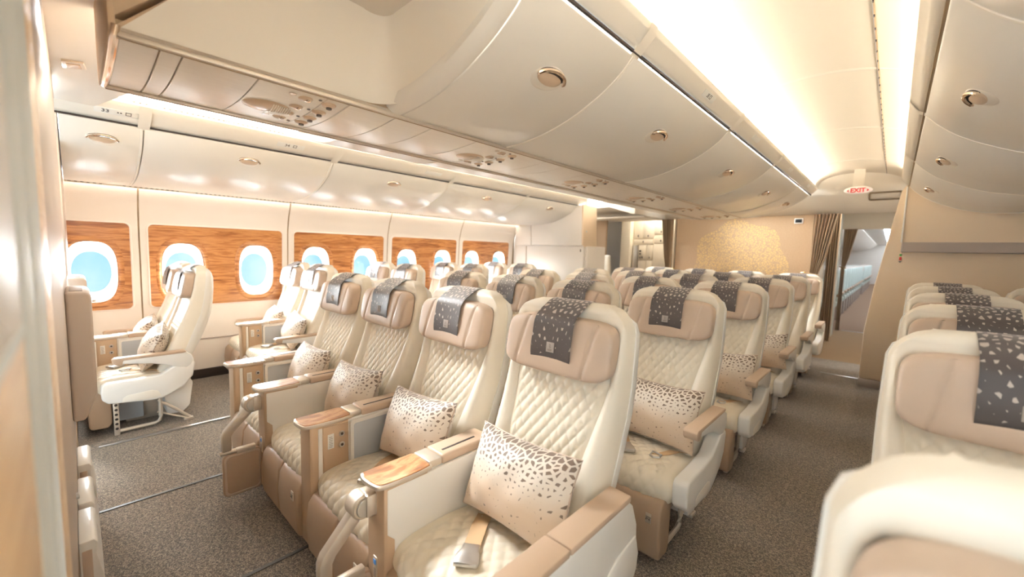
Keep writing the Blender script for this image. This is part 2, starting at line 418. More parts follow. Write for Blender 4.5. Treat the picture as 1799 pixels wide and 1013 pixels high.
for bi, (y0, y1) in enumerate(BAYS):
    m = MB(); g = .006
    wy0, wy1 = y0+.06, y1-.06
    if bi == 4: wy1 = y1-.12
    for (a, b, c, d) in ((y0+g, y1-g, 0, .77), (y0+g, y1-g, 1.51, 1.88), (y0+g, wy0+.03, .76, 1.52), (wy1-.03, y1-g, .76, 1.52)):
        m.grid(strip_panel(a, b, c, d), 2, 10)
    m.build('sidewall_panel', 'liner2', wl)
    MB().grid(lambda u, v, y=y1: (wx(1.9*v)-.008, y-.07+.14*u, 1.9*v), 1, 12).build('seam_backing', 'slot', wl)
    MB().grid(lambda u, v, a=y0, b=y1: (wx(1.9*v)-.16, a+(b-a)*u, 1.56+.34*v), 1, 3).build('panel_backing', 'slot', wl) if False else None
    # wood panel with two openings
    yc = (wy0+wy1)/2; cs = (yc-.318, yc+.318)
    bm = bmesh.new(); edges = []
    loops = [rrect(yc, (.745+1.535)/2, (wy1-wy0)/2, (1.535-.745)/2, .045)]+[sup(c, WC, WH, WV) for c in cs]
    for lp in loops:
        vs = [bm.verts.new((wood_x(z)+.006, y, z)) for y, z in lp]
        edges += [bm.edges.new((vs[i], vs[(i+1) % len(vs)])) for i in range(len(vs))]
    bmesh.ops.triangle_fill(bm, use_beauty=True, use_dissolve=False, edges=edges)
    MB().from_bm(bm).build('wood_panel', 'wood', wl, smooth=False)
    # raised edge of the wood panel
    lp = loops[0]; rings = []
    for (o_, x_) in ((.0, .006), (-.004, .010), (.006, .010), (.012, -.004)):
        hx, hz = (wy1-wy0)/2+o_, (1.535-.745)/2+o_
        rings.append([(wood_x(z)+x_, y, z) for y, z in rrect(yc, (.745+1.535)/2, hx, hz, .045+o_)])
    MB().loft(rings, True).build('panel_edge', 'liner2', wl)
    for ci, c in enumerate(cs):
        nw += 1
        W_ = empty('window_%d' % nw, (wood_x(WC), c, WC)); structure(W_, None)
        base = wood_x(WC)
        def ring(hx, hz, dx, e=2.9): return [(wood_x(WC+z)-base+dx, y, z) for y, z in sup(0, 0, hx, hz, e)]
        # moulded wooden bezel
        MB().loft([ring(WH+.045, WV+.05, .006), ring(WH+.035, WV+.04, .012), ring(WH+.022, WV+.026, .013), ring(WH+.008, WV+.01, .006), ring(WH, WV, -.004), ring(WH-.002, WV-.002, -.012)], True).build('bezel', 'wood', W_)
        MB().loft([ring(WH-.001, WV-.001, -.006), ring(WH-.008, WV-.008, -.03), ring(WH-.014, WV-.016, -.07), ring(.148, .235, -.085), ring(.132, .19, -.09, 2.3), ring(.128, .185, -.098, 2.2)], True).build('window_shroud', 'shroud', W_)
        pv = [(-.098, y, z) for y, z in sup(0, 0, .129, .186, 2.2)]
        pm = MB(); pm.add(pv, [tuple(range(len(pv)))]); pm.build('pane', 'glass', W_, smooth=False)
        MB().box(-.03, -.012, -.014, .014, -WV+.006, -WV+.03, .003).build('shade_latch', 'alu', W_)
for k in range(nw):
    order = ['first', 'second', 'third', 'fourth', 'fifth', 'sixth', 'seventh', 'eighth', 'ninth', 'tenth'][k]
    bpy.data.objects['window_%d' % (k+1)]['label'] = 'oval cabin window in wood panelling, %s along the left wall' % order
tr = MB().box(-3.30, -3.262, -.9, 5.48, 0, .09, .004).build('baseboard_left', 'dark'); structure(tr, 'dark kick strip at the foot of the left wall')
MB().box(-3.40, -3.35, -3.2, -.85, 0, 2.44, 0).build('front_light_blocker', 'liner2', wl)  # unseen panel added to keep the sun out of the front zone
MB().box(-3.34, -3.322, -.9, 5.48, .385, .40, .003).build('dado_groove', 'grey', wl)

# ---- right wall, out of frame mostly
wr = MB().grid(lambda u, v: (-wx(1.88*v), -1.6+8.7*u, 1.88*v), 4, 10).build('wall_right', 'liner2'); structure(wr, 'plain cream cabin sidewall on the right')

# ---- ceilings of the two aisles
ce = empty('ceiling'); structure(ce, 'warm white ceiling panels over the aisles, washed by cove lights')
def ceil_profile(s):
    P = [(1.02, 2.27), (1.03, 2.33), (1.10, 2.385), (1.25, 2.42), (1.45, 2.425), (1.60, 2.405), (1.652, 2.392)]
    return [(x*s, z) for x, z in P]
def ceil_profile2(s):
    P = [(1.662, 2.389), (1.72, 2.372), (1.79, 2.34), (1.84, 2.30), (1.86, 2.26)]
    return [(x*s, z) for x, z in P]
def sheet(prof, y0, y1): return MB().loft([[(x, y0, z) for x, z in prof], [(x, y1, z) for x, z in prof]], False)
def dense(P, n=5):
    """Catmull-Rom through P"""
    Q = [P[0]]+list(P)+[P[-1]]; o = []
    for i in range(1, len(Q)-2):
        p0, p1, p2, p3 = [np.array(q, float) for q in Q[i-1:i+3]]
        for k in range(n):
            t = k/n; o.append(tuple(.5*((2*p1)+(-p0+p2)*t+(2*p0-5*p1+4*p2-p3)*t*t+(-p0+3*p1-3*p2+p3)*t**3)))
    o.append(tuple(P[-1])); return o
RIBS = [-2.2, -1.0, .35, 1.65, 2.95, 4.25, 5.60, 6.5]
for s in (1, -1):
    for i in range(len(RIBS)-1):
        a, b = RIBS[i], RIBS[i+1]
        sheet(dense(ceil_profile(s)), a+.003, b-.003).build('ceiling_panel', 'liner', ce)
        sheet(dense(ceil_profile2(s)), a+.003, b-.003).build('ceiling_panel', 'liner', ce)
        if s > 0 and i > 1:
            pr = dense(ceil_profile(s)); MB().loft([[(x, b-.02, z-.001) for x, z in pr], [(x, b-.012, z-.006) for x, z in pr], [(x, b+.012, z-.006) for x, z in pr], [(x, b+.02, z-.001) for x, z in pr]], False).build('ceiling_rib', 'trimw', ce)
MB().box(1.653, 1.6615, -2, 6.45, 2.388, 2.396, .001).build('air_slot', 'slot', ce)
m = MB()
for k in range(52): m.box(1.6535, 1.6585, -.3+.13*k, -.286+.13*k, 2.383, 2.3885, 0)
tag(m.build('slot_holes', 'dark', ce), kind='stuff')

# ---- overhead bins
BINL = [(-3.2, 1.872), (-3.12, 1.868), (-3.10, 1.848), (-2.98, 1.840), (-2.8, 1.836), (-2.525, 1.848), (-2.289, 1.889), (-2.044, 1.985), (-1.95, 2.05), (-1.89, 2.112)]
BINC = [(.285, 1.909), (.42, 1.917), (.541, 1.935), (.671, 1.970), (.76, 2.006), (.842, 2.047), (.92, 2.10), (.977, 2.158)]
BINR = [(2.80, 1.85), (2.626, 1.845), (2.45, 1.847), (2.346, 1.861), (2.206, 1.896), (2.057, 1.965), (1.97, 2.02), (1.90, 2.083), (1.855, 2.138)]
def poly_at(prof, x):
    xs = [p[0] for p in prof]; zs = [p[1] for p in prof]
    if xs[0] > xs[-1]: xs, zs = xs[::-1], zs[::-1]
    z = interp(x, xs, zs); d = .02
    s = (interp(x+d, xs, zs)-interp(x-d, xs, zs))/(2*d)
    n = Vector((s, 0, -1)).normalized()      # downward normal
    return Vector((x, 0, z)), n
ME_cup = MB().ellipsoid((0, -.001, .002), (.064, .031, .012), .9, 1, 28, 8).mesh('handle_paddle', 'cup')
rim = []
for k in range(17):
    a = PI*k/16; rim.append((.074*math.cos(a), -.002+.042*math.sin(a), .010))
ME_rim = MB().tube(rim, [.002]+[.0075]*15+[.002], 8).mesh('handle_rim', 'chrome')
ME_rec = MB().ellipsoid((0, -.008, -.006), (.086, .056, .0105), .9, 1, 28, 8).mesh('handle_recess', 'trimw')
ME_shadow = MB().ellipsoid((0, .012, .0005), (.070, .032, .0095), .9, 1, 28, 8).mesh('handle_gap', 'dark')
def add_bin(prof, y0, y1, back, label, group, handle_x, hsign, name='overhead_bin'):
    r = empty(name, (0, (y0+y1)/2, 0)); tag(r, label, 'overhead bin', group)
    h = (y1-y0)/2-.004
    P = dense(prof, 4)+back
    MB().prism(P, -h, h, 'y', .006).build('bin_door', 'bin', r, ang=28)
    # edge lip that shows as the pale seam between doors
    n0 = dense(prof, 4); off = []
    MB().loft([[(x, h-.010, z) for x, z in n0], [(x, h-.008, z-.004) for x, z in n0], [(x, h+.002, z-.004) for x, z in n0], [(x, h+.002, z+.01) for x, z in n0]], False).build('door_edge', 'trimw', r)
    if handle_x is not None:
        p, n = poly_at(prof, handle_x); p += n*.004
        M = frame(p, (0, hsign, 0), n)
        for nm, me in (('handle_recess', ME_rec), ('handle_gap', ME_shadow), ('handle', ME_cup), ('handle_rim', ME_rim)):
            o = ob(nm, me, r, mtx=M)
    return r
ORD = ['nearest', 'second', 'third', 'fourth', 'fifth', 'sixth', 'farthest']
LB = [(-.034, .35), (.35, 1.6), (1.6, 2.9), (2.9, 4.2), (4.2, 5.46)]
for i, (a, b) in enumerate(LB):
    add_bin(BINL, a, b, [(-1.93, 2.16), (-2.3, 2.3), (-3.1, 2.3)], 'glossy cream overhead bin over the windows, %s from the camera' % ORD[i], 'overhead bins along the left wall', -1.985, 1)
CB = [(.93, 1.56), (1.56, 2.835), (2.835, 4.1), (4.1, 5.385), (5.385, 6.15)]
for i, (a, b) in enumerate(CB):
    add_bin(BINC, a, b, [(.95, 2.2), (.5, 2.42), (.285, 2.42)], 'cream centre overhead bin above the right aisle, %s in its row' % ORD[i], 'centre overhead bins', .80, 1)
for i, (a, b) in enumerate(CB):
    add_bin([(-x, z) for x, z in BINC], a, b, [(-.95, 2.2), (-.5, 2.42), (-.285, 2.42)], 'cream centre overhead bin on its left aisle side, %s from the camera' % ORD[i], 'centre overhead bins of the left aisle', None, 1)
RB = [(-.95, .40), (.40, 1.72), (1.72, 3.05), (3.05, 4.42), (4.42, 5.795)]
for i, (a, b) in enumerate(RB):
    add_bin(BINR, a, b, [(1.88, 2.19), (2.3, 2.35), (2.80, 2.35)], 'cream overhead bin on the right side, %s from the front' % ['first', 'second', 'third', 'fourth', 'fifth'][i], 'overhead bins of the right side', 1.985, -1)
# service strip beside the right bins
t = MB().box(2.80, 3.2, -.95, 5.86, 1.84, 1.87, .004).build('trim_1', 'brushed'); structure(t, 'pale service strip outboard of the right overhead bins')
t = MB().box(-3.125, -3.112, -.03, 5.46, 1.836, 1.862, .003); 
t = t.build('trim_2', 'trimw'); structure(t, 'pale ledge under the left overhead bins')
m = MB()
for k in range(150):
    y = -.3+.036*k
    if k % 14 > 2: m.box(-3.1115, -3.1105, y, y+.018, 1.843, 1.847, 0)
tag(m.build('ledge_slits', 'dark', t), kind='stuff')

# ---- latch rails above the bin doors with the dark gap
def rail(name, pts, y0, y1, gap, label, plates, sgn):
    r = MB().prism(pts, y0, y1, 'y', .004).build(name, 'trimw', ang=28); structure(r, label)
    MB().box(gap[0]-.0045, gap[0]+.0045, y0, y1, gap[1]-.004, gap[1]+.006, 0).build('shadow_gap', 'dark' if sgn else 'slot', r)
    return r
r1 = rail('trim_3', [(-1.90, 2.128), (-1.83, 2.14), (-1.745, 2.185), (-1.72, 2.215), (-1.75, 2.235), (-1.9, 2.2)], -.95, 5.46, (-1.892, 2.122), 'cream latch rail above the left bin doors', None, 1)
r2_ = rail('trim_4', [(.985, 2.176), (1.0, 2.185), (1.045, 2.23), (1.05, 2.252), (1.03, 2.262), (.97, 2.235)], .93, 6.25, (.984, 2.168), 'cream latch rail above the centre bin doors', None, 1)
r3 = rail('trim_5', [(1.85, 2.155), (1.83, 2.165), (1.795, 2.215), (1.79, 2.245), (1.81, 2.25), (1.86, 2.22)], -.95, 5.86, (1.852, 2.147), 'cream latch rail above the right bin doors', None, 0)
r4 = rail('trim_6', [(-.985, 2.176), (-1.0, 2.185), (-1.045, 2.23), (-1.05, 2.252), (-1.03, 2.262), (-.97, 2.235)], .93, 6.25, (-.984, 2.168), 'cream latch rail above the bins of the left aisle', None, 1)
def on_slope(parent, a, b, y, dx, dz, w, h, m, name, body=None):
    """small plate lying on the slope from a to b (x,z)"""
    d = Vector((b[0]-a[0], 0, b[1]-a[1])).normalized()
    side = 1 if a[0] < 0 else -1
    p = Vector(((a[0]+b[0])/2+dx, y, (a[1]+b[1])/2+dz))
    xax = Vector((0, 1 if a[0] < 0 else -1, 0))
    n = xax.cross(d)
    if n.z > 0: n = -n; xax = -xax
    M = frame(p+n*.0015, xax, n)
    o = ob(name, MB().box(-w/2, w/2, -h/2, h/2, -.001, .001, .0005).mesh(name, m), parent, mtx=M)
    if body: ob('lettering', text_mesh(body, h*.75, 'ink'), o, loc=(0, 0, .0015))
    return o
for y in (.22, 1.22, 2.6, 3.9): on_slope(r1, (-1.83, 2.14), (-1.745, 2.185), y, 0, 0, .20, .05, 'paper', 'row_placard', '33   \u2022\u2022 \u25a1' if y < .5 else ('34  \u25a1' if y < 2 else None))
for y in (2.3, 3.3, 4.6, 5.7): on_slope(r2_, (1.0, 2.185), (1.045, 2.23), y, 0, 0, .16, .035, 'paper', 'row_placard', '35 \u25a1' if y < 2.5 else None)
# rail joints above every door seam
for (rr, x0, x1, z0, z1, ys) in ((r1, -1.90, -1.72, 2.11, 2.19, [b for a, b in LB[:4]]), (r2_, .97, 1.055, 2.16, 2.25, [b for a, b in CB[:4]]), (r3, 1.785, 1.86, 2.15, 2.25, [b for a, b in RB[1:4]])):
    for y in ys:
        if rr is r1: pr = [(-1.905, 2.104), (-1.83, 2.132), (-1.74, 2.178), (-1.713, 2.212)]
        elif rr is r2_: pr = [(.972, 2.155), (1.004, 2.180), (1.05, 2.226), (1.056, 2.255)]
        else: pr = [(1.863, 2.135), (1.828, 2.158), (1.789, 2.212), (1.784, 2.245)]
        MB().loft([[(x, y-.03, z) for x, z in pr], [(x, y+.03, z) for x, z in pr]], False).build('rail_joint', 'trimw', rr)

# ---- cove lights
def strip(name, x0, x1, z0, z1, y0, y1, label, n=None):
    m = MB(); m.add([(x0, y0, z0), (x1, y0, z1), (x1, y1, z1), (x0, y1, z0)], [(0, 1, 2, 3)])
    bx = MB().box(min(x0, x1)-.01, max(x0, x1)+.01, y0-.01, y1+.01, min(z0, z1)-.03, min(z0, z1)-.006, .002).build(name, 'trimw')
    m.build('light_strip', 'strip' if x0 > 0 else 'strip_left', bx, smooth=False); tag(bx, label, 'light strip', 'warm cove light strips')
    return bx
strip('cove_light', .985, 1.03, 2.275, 2.275, .95, 6.2, 'warm white light strip in the cove above the centre bins')
strip('cove_light', 1.845, 1.88, 2.275, 2.275, -.9, 5.84, 'warm white light strip in the cove above the right bins')
strip('cove_light', -.985, -1.03, 2.275, 2.275, .95, 6.2, 'warm white light strip in the cove left of the centre bins')
strip('cove_light', -1.82, -1.86, 2.262, 2.262, -.9, 5.44, 'warm white light strip in the cove above the left bins')
lw = MB(); lw.add([(-3.172, -.03, 1.8635), (-3.172, 5.44, 1.8635), (-3.150, 5.44, 1.8635), (-3.150, -.03, 1.8635)], [(0, 1, 2, 3)])
lw = lw.build('sidewall_light', 'wash', smooth=False); tag(lw, 'thin warm light strip washing the wall above the windows', 'light strip')

# left aisle cove grille with slots
gr = MB().prism([(-1.778, 2.212), (-1.766, 2.212), (-1.766, 2.252), (-1.778, 2.252)], .06, 1.50, 'y', .002).build('trim_7', 'trimw'); structure(gr, 'white slotted air grille panel beside the left cove light')
for k in range(30):
    y = .30+.0295*k
    if .36 < y < .44: continue
    M = frame((-1.7655, y, 2.232), (0, 1, .35), (1, 0, 0))
    ob('grille_slot', MB().box(-.0065, .0065, -.011, .011, -.001, .0012, .0004).mesh('grille_slot', 'inkgrey') if k == 0 else bpy.data.meshes['grille_slot'], gr, mtx=M)

# ---- passenger service strip under the centre bins
PZ = 1.908
def psu_prof():
    return [(-.25+.5*k/12+.015, PZ-.016*math.sin(PI*k/12)) for k in range(13)]
psu = empty('trim_8'); structure(psu, 'brushed metal service strip under the centre bins')
edges_y = [.105, .19, .24, .435, .655, .737, .93]
k = 1
while edges_y[-1] < 6.0:
    b = .93+1.0*(k-1); edges_y += [b+.18, b+.45, b+.66, b+.735, b+1.0]; k += 1
edges_y = [e for e in edges_y if e < 6.12]+[6.12]
for a, b in zip(edges_y[:-1], edges_y[1:]):
    P = psu_prof()
    spk = any(abs((a+b)/2-(.55+1.0*q)) < .12 for q in range(6)) and (b-a) > .15
    MB().prism(P+[(.265, PZ+.03), (-.235, PZ+.03)], a+.002, b-.002, 'y', .0015, 1).build('service_panel', 'brushed', psu, ang=20)
MB().box(-.25, .28, .1, 6.12, PZ+.012, PZ+.035, 0).build('joint_shadow', 'slot', psu)
for x0, x1 in ((-.262, -.236), (.266, .29)):
    MB().box(x0, x1, .1, 6.13, PZ-.010, PZ+.006, .004).build('edge_rail', 'alu', psu)
    MB().box((x0+x1)/2-.002, (x0+x1)/2+.002, .1, 6.12, PZ-.012, PZ-.008, 0).build('edge_groove', 'slot', psu)
def psu_z(x): return PZ-.016*math.sin(PI*min(1, max(0, (x+.235)/.5)))
ME_spk = MB().ellipsoid((0, 0, 0), (.072, .085, .016), 1, 1, 24, 8).mesh('speaker_bowl', 'cup')
ME_fin = MB()
for k in range(9): ME_fin.tube([(-.06*math.cos(.1+k*.05)+.0, .008+.008*k, -.010), (0, .012+.008*k, -.019+.0006*k), (.06*math.cos(.1+k*.09), .008+.008*k, -.008)], .0022, 6)
ME_fin = ME_fin.mesh('speaker_fins', 'trimw')
ME_light = MB().ellipsoid((0, 0, 0), (.026, .026, .010), 1, 1, 18, 6).mesh('reading_light', 'cup')
ME_lens = MB().ellipsoid((.004, .006, -.007), (.014, .012, .005), 1, 1, 14, 6).mesh('lamp_lens', 'chrome')
ME_vent = MB().ellipsoid((0, 0, 0), (.027, .027, .012), 1, 1, 18, 6).mesh('air_vent', 'cup')
ME_vcore = MB().cyl((0, 0, -.011), .010, .012, 'z', 12).mesh('vent_nozzle', 'inkgrey')
ME_btn = MB().cyl((0, 0, 0), .006, .003, 'z', 10).mesh('call_button', 'inkgrey')
ME_icon = MB().cyl((0, 0, 0), .013, .0012, 'z', 14).mesh('seat_sign', 'cup')
for q in range(6):
    y = .475+1.01*q
    u = empty('service_unit', (.03, y, PZ)); tag(u, 'white overhead unit with speaker, reading lights and air vents, %s along the strip' % ['first', 'second', 'third', 'fourth', 'fifth', 'sixth'][q], 'service unit', 'overhead service units')
    def put(me, nm, x, yy, dz, par=u):
        return ob(nm, me, par, loc=(x, yy, psu_z(.03+x)-PZ+dz))
    ob('face_plate', MB().box(-.245, .215, -.035, .176, -.018, -.0165, .0005).mesh('face_plate', 'paper'), u) if False else None
    s_ = put(ME_spk, 'speaker', -.005, .045, .004); ob('speaker_fins', ME_fin, s_)
    for k in range(4):
        l_ = put(ME_light, 'reading_light', .165-.092*k, .122, .002); ob('lamp_lens', ME_lens, l_)
        v_ = put(ME_vent, 'air_vent', .165-.092*k, .206, .002); ob('vent_nozzle', ME_vcore, v_)
        put(ME_btn, 'call_button', .19-.11*k, .165, -.001)
    for xx in (.18, -.12): put(ME_icon, 'seat_sign', xx, .075, -.001)

# ---- scooped front unit ahead of the first centre bin (niche)
nc = empty('overhead_niche', (.5, .5, 2.0)); tag(nc, 'scooped white overhead fairing at the front end of the centre bins', 'overhead fairing')
def W2L(o): return (-o.location.x, -o.location.y, -o.location.z)
def prof_z(x): return interp(x, [p[0] for p in BINC], [p[1] for p in BINC])
def niche_wall():
    base = [(.285, .0), (.285, .25), (.285, .5), (.285, .75)]
    rad = .115
    for k in range(10):
        a = PI/2*k/9; base.append((.285+rad-rad*math.cos(a), .885-rad+rad*math.sin(a)))
    for t in (.08, .16, .24, .32, .40, .48, .56): base.append((.40+t, .885))
    rings = []
    for f in (0, .06, .14, .25, .40, .55, .70, .85, .95, 1):
        ring = []
        for x, y in base:
            zb = max(1.918, prof_z(max(x, .285))+.014); zr = 2.24
            z = zb+(zr-zb)*f
            yf = y
            if y < .8: t = y/.77; y0 = .105+(z-1.918)*.9; yf = y0+(.77-y0)*t if y <= .77 else y
            inward = .02*math.sin(PI*min(1, f*1.2))*0
            # walls lean in a little and round off into the roof
            lean = .10*f**2
            ring.append((x+lean*(1-min(1, max(0, (y-.70)/.19)))*.4-0, yf-lean*.35*min(1, max(0, (x-.285)/.1)), z))
        rings.append(ring)
    return rings
rg = niche_wall()
nb = MB().loft(rg, False).build('niche_wall', 'trimw', nc, ang=80); nb.location = W2L(nc)
top = rg[-1]
roof = MB().add([(x, y, 2.2395) for x, y, z in top]+[(1.1, -.4, 2.2395), (top[0][0], -.4, 2.2395)], [tuple(range(len(top)+2))]).build('niche_roof', mat('roof_liner', (222, 212, 198), .6), nc, smooth=False); roof.location = W2L(nc)
# curved lip which closes the first bin towards the niche
P = dense(BINC, 4)
lip = MB(); inner = [(x+.0, z+.045) for x, z in P]
lip.loft([[(x, .93, z+.002) for x, z in P], [(x, .912, z-.003) for x, z in P], [(x, .888, z+.004) for x, z in P], [(x, .868, z+.022) for x, z in P], [(x, .875, z+.06) for x, z in P]], False)
lp_ = lip.build('curved_lip', 'bin', nc, ang=60); lp_.location = W2L(nc)
lx = MB().loft([[(.284, y, 1.908) for y in (.1, .93)], [(.291, y, 1.912) for y in (.1, .93)], [(.287, y, 1.922) for y in (.1, .93)]], False).build('bottom_edge', 'alu', nc); lx.location = W2L(nc)
# chromed front edge and outer end panel
pe = [(-.245+.53*k/10, .098+.0, PZ-.016*math.sin(PI*k/10)) for k in range(11)]
fe = MB().tube(pe+[(.292, .10, 1.925)], .0095, 10).build('front_edge', 'chrome', nc); fe.location = W2L(nc)
fl_ = MB().prism([(.086, 1.912), (.93, 1.912), (.93, 2.42), (.58, 2.42)], -.285, .284, 'x', .002).build('inner_body', mat('end_panel_tan', (200, 174, 144), .5), nc); fl_.location = W2L(nc)
fl2 = MB().prism([(.088, 1.94), (.58, 2.42), (.088, 2.42)], -.285, .280, 'x', .002).build('upper_body', bpy.data.materials['end_panel_tan'], nc); fl2.location = W2L(nc)
ep = MB().prism([(-.26, PZ), (.283, PZ), (.283, 1.935), (.283, 2.2), (.283, 2.42), (-.30, 2.42), (-.285, 1.95)], .085, .10, 'y', .003).build('end_panel', bpy.data.materials['end_panel_tan'], nc); ep.location = W2L(nc)
# left bin body of the front unit, and a filler between the two bins
so_ = MB().prism([(-.25, PZ+.03), (.25, PZ+.03), (.25, 2.42), (-.25, 2.42)], .94, 6.15, 'y', .003).build('trim_9', 'trimw'); structure(so_, 'cream spine panel between the centre bins')

# ---- white soffit panel over the front left, with a latch
sf = MB().prism([(-2.4, -.04), (-2.228, .012), (-1.325, .241), (-1.268, .145), (-.9, .12), (-.3, .09), (1.6, .07), (1.6, -.04)], 2.170, 2.20, 'z', .004).build('trim_10', mat('soffit_grey', (250, 246, 240), .5)); structure(sf, 'pale grey ceiling panel over the cross aisle at the front left')
LQ4 = [(-.978, -.001), (-.941, .069), (-1.032, .080), (-1.083, .003)]
cq = (sum(p[0] for p in LQ4)/4, sum(p[1] for p in LQ4)/4)
MB().prism(LQ4, 2.160, 2.172, 'z', .003).build('latch', 'alu', sf); MB().prism([(cq[0]+(x-cq[0])*.62, cq[1]+(y-cq[1])*.62) for x, y in LQ4], 2.157, 2.162, 'z', .001).build('latch_slot', 'cup', sf)
MB().box(-3.4, 3.4, -3.2, .10, 2.43, 2.45, 0).build('front_light_blocker', 'liner', ce)  # unseen roof sheet added to block blue sky light at the front

# ---- front bulkhead (left foreground)
wf = empty('wall_front'); structure(wf, 'satin grey beige partition at the front left')
for x0_, x1_ in ((-3.32, -2.05), (-1.28, .58)):
    MB().box(x0_, x1_, -.07, -.035, .42, 2.2, .003).build('upper_panel', 'bulk', wf)
    MB().box(x0_, x1_, -.07, -.042, 0, .42, .003).build('kick_panel', 'brown', wf)
MB().box(-2.05, -1.28, -.07, -.035, 2.17, 2.2, .003).build('upper_panel', 'bulk', wf)
MB().box(.58, .84, -.09, -.0345, 0, 2.2, .0005).build('wood_edge', 'woodpale', wf)
MB().box(.84, 1.06, -.11, -.0338, 0, 2.2, .001, 2).build('metal_post', 'blueframe', wf)
MB().box(1.063, 1.215, -.11, -.0344, 0, 2.2, .001, 2).build('metal_post', 'blueframe', wf)
MB().box(1.218, 1.50, -.11, -.0352, 1.295, 2.1, .001).build('cabinet_panel', 'beige', wf)
MB().box(1.215, 1.50, -.11, -.0346, 1.283, 1.295, .001).build('cabinet_trim', 'blueframe', wf)
MB().box(1.218, 1.50, -.11, -.0352, 0, 1.283, .001).build('cabinet_panel', 'woodpale', wf)
MB().box(1.215, 1.50, -.11, -.0346, 2.1, 2.2, .001).build('cabinet_head', 'blueframe', wf)
MB().box(1.340, 1.375, -.0355, -.0325, 1.470, 1.486, .001).build('cabinet_latch', 'alu', wf)
st = MB().cyl((-.2, -.033, .49), .012, .012, 'y', 14, b=.002).build('fastener', 'steel', wf)
for i, (x, lab) in enumerate(((-.55, 'larger beige padded box mounted on the front partition, nearer one'), (-1.43, 'beige padded box on the front partition, half hidden behind the nearer one'))):
    bx = empty('stowage_box', (x, -.035, .9)); tag(bx, lab, 'stowage box', 'padded boxes on the front partition')
    MB().prism([(0, .265), (.060, .265), (.074, .25), (.074, -.16), (.035, -.26), (0, -.26)], -.34, 0, 'x', .012, 3).build('shell', mat('box_beige', (206, 190, 176), .45) if i == 0 else bpy.data.materials['box_beige'], bx)
    MB().box(-.30, -.05, .012, .05, .262, .268, .002).build('top_pad', 'grey', bx)
for i, (x, z, lab) in enumerate(((-.65, .42, 'farthest'), (-.28, .42, 'middle'), (.0, .42, 'nearest'))):
    pk = empty('literature_pocket', (x, -.035, z)); tag(pk, 'white edged literature pocket low on the front partition, %s one' % lab, 'pocket', 'pockets on the front partition')
    MB().prism([(0, 0), (.036, 0), (.045, -.015), (.040, -.05), (.054, -.13), (.054, -.19), (0, -.20)], -.24, 0, 'x', .006).build('pocket_shell', 'white', pk)
    MB().box(-.24, .0015, .006, .030, -.15, -.03, .003).build('pocket_liner', 'tan', pk)

# ---- aft partition of this cabin
wa = empty('wall_aft'); structure(wa, 'tan fabric rear partition with a gold flower motif')
MB().box(-.95, .96, 7.0, 7.05, 0, 2.0, .004).build('mural_panel', 'mural', wa)
MB().box(.90, .955, 7.04, 8.55, 0, 2.12, .004).build('side_panel', 'beige', wa)
MB().box(-.97, -.93, 7.0, 8.6, 0, 2.0, .004).build('side_panel', 'closet', wa)
hd = MB().prism([(6.45, 2.43), (6.5, 2.30), (6.62, 2.19), (6.85, 2.06), (6.98, 2.0), (7.06, 2.0), (7.06, 2.45), (6.45, 2.45)], -1.2, 3.3, 'x', .006).build('trim_11', 'liner'); structure(hd, 'cream ceiling header above the rear partition')
hd2 = MB().prism([(5.50, 2.43), (5.7, 2.0), (5.85, 1.96), (8.5, 1.96), (8.5, 2.45), (5.5, 2.45)], -3.3, -1.2, 'x', .006)
hd2 = MB().box(-3.3, -1.15, 6.9, 7.05, 2.05, 2.45, .004).build('trim_12', 'liner'); structure(hd2, 'cream header over the left rear passage')
MB().prism([(-1.66, 2.15), (-1.14, 1.99), (-1.10, 1.99), (-1.10, 2.4), (-1.66, 2.4)], 5.78, 6.9, 'y', .004).build('aisle_soffit', 'liner', hd2)
MB().box(-2.2, -1.15, 6.2, 6.9, 1.975, 2.0, .004).build('lower_ledge', 'trimw', hd2)
MB().box(-3.2, -1.1, 5.87, 7.05, 2.12, 2.16, .004).build('passage_soffit', 'liner', hd2)
h3 = MB().box(.9, 2.4, 10.15, 10.25, 1.975, 2.45, .01).build('trim_13', 'liner'); structure(h3, 'cream header over the doorway to the far cabin')
fr = MB().box(1.02, 1.07, 9.3, 9.6, 0, 2.2, .008).build('door_1', 'blueframe'); structure(fr, 'pale door frame post beside the passage')
MB().box(.98, 1.015, 8.75, 10.2, 0, 2.4, .004).build('passage_panel', 'blueframe', fr)
MB().prism([(6.98, 2.43), (10.3, 2.43), (10.3, 2.45), (6.98, 2.45)], .5, 3.3, 'x', 0).build('passage_ceiling', 'liner', ce)
MB().box(-3.4, .5, 6.98, 10.3, 2.43, 2.45, 0).build('passage_ceiling', 'liner', ce)
MB().box(.18, .30, 0, .001, 0, .001, 0) 
vf = empty('vent_frame', (1.66, 6.66, 2.165)); tag(vf, 'small framed rounded panel on the header right of the exit sign', 'vent panel')
Mv = frame((1.66, 6.655, 2.165), (1, 0, 0), (0, -.55, -.83))
vf.matrix_world = Mv
MB().loft([[(x, y, 0) for x, y in rrect(0, 0, .150, .075, .02)], [(x, y, .012) for x, y in rrect(0, 0, .147, .072, .02)], [(x, y, .012) for x, y in rrect(0, 0, .135, .058, .015)], [(x, y, .002) for x, y in rrect(0, 0, .133, .056, .015)]], True).build('frame', mat('vent_frame_metal', (150, 134, 112), .35, metal=.6), vf)
MB().box(-.12, .12, -.04, .04, 0, .003, .001).build('plate', 'liner', vf)
cm = empty('wall_display', (.775, 6.998, 1.915)); tag(cm, 'small dark rectangular window in a white frame high on the rear partition', 'display')
MB().box(-.052, .052, -.012, .002, -.037, .037, .006).build('frame', 'white', cm); MB().box(-.04, .04, -.016, -.010, -.025, .025, .003).build('screen', 'black', cm)

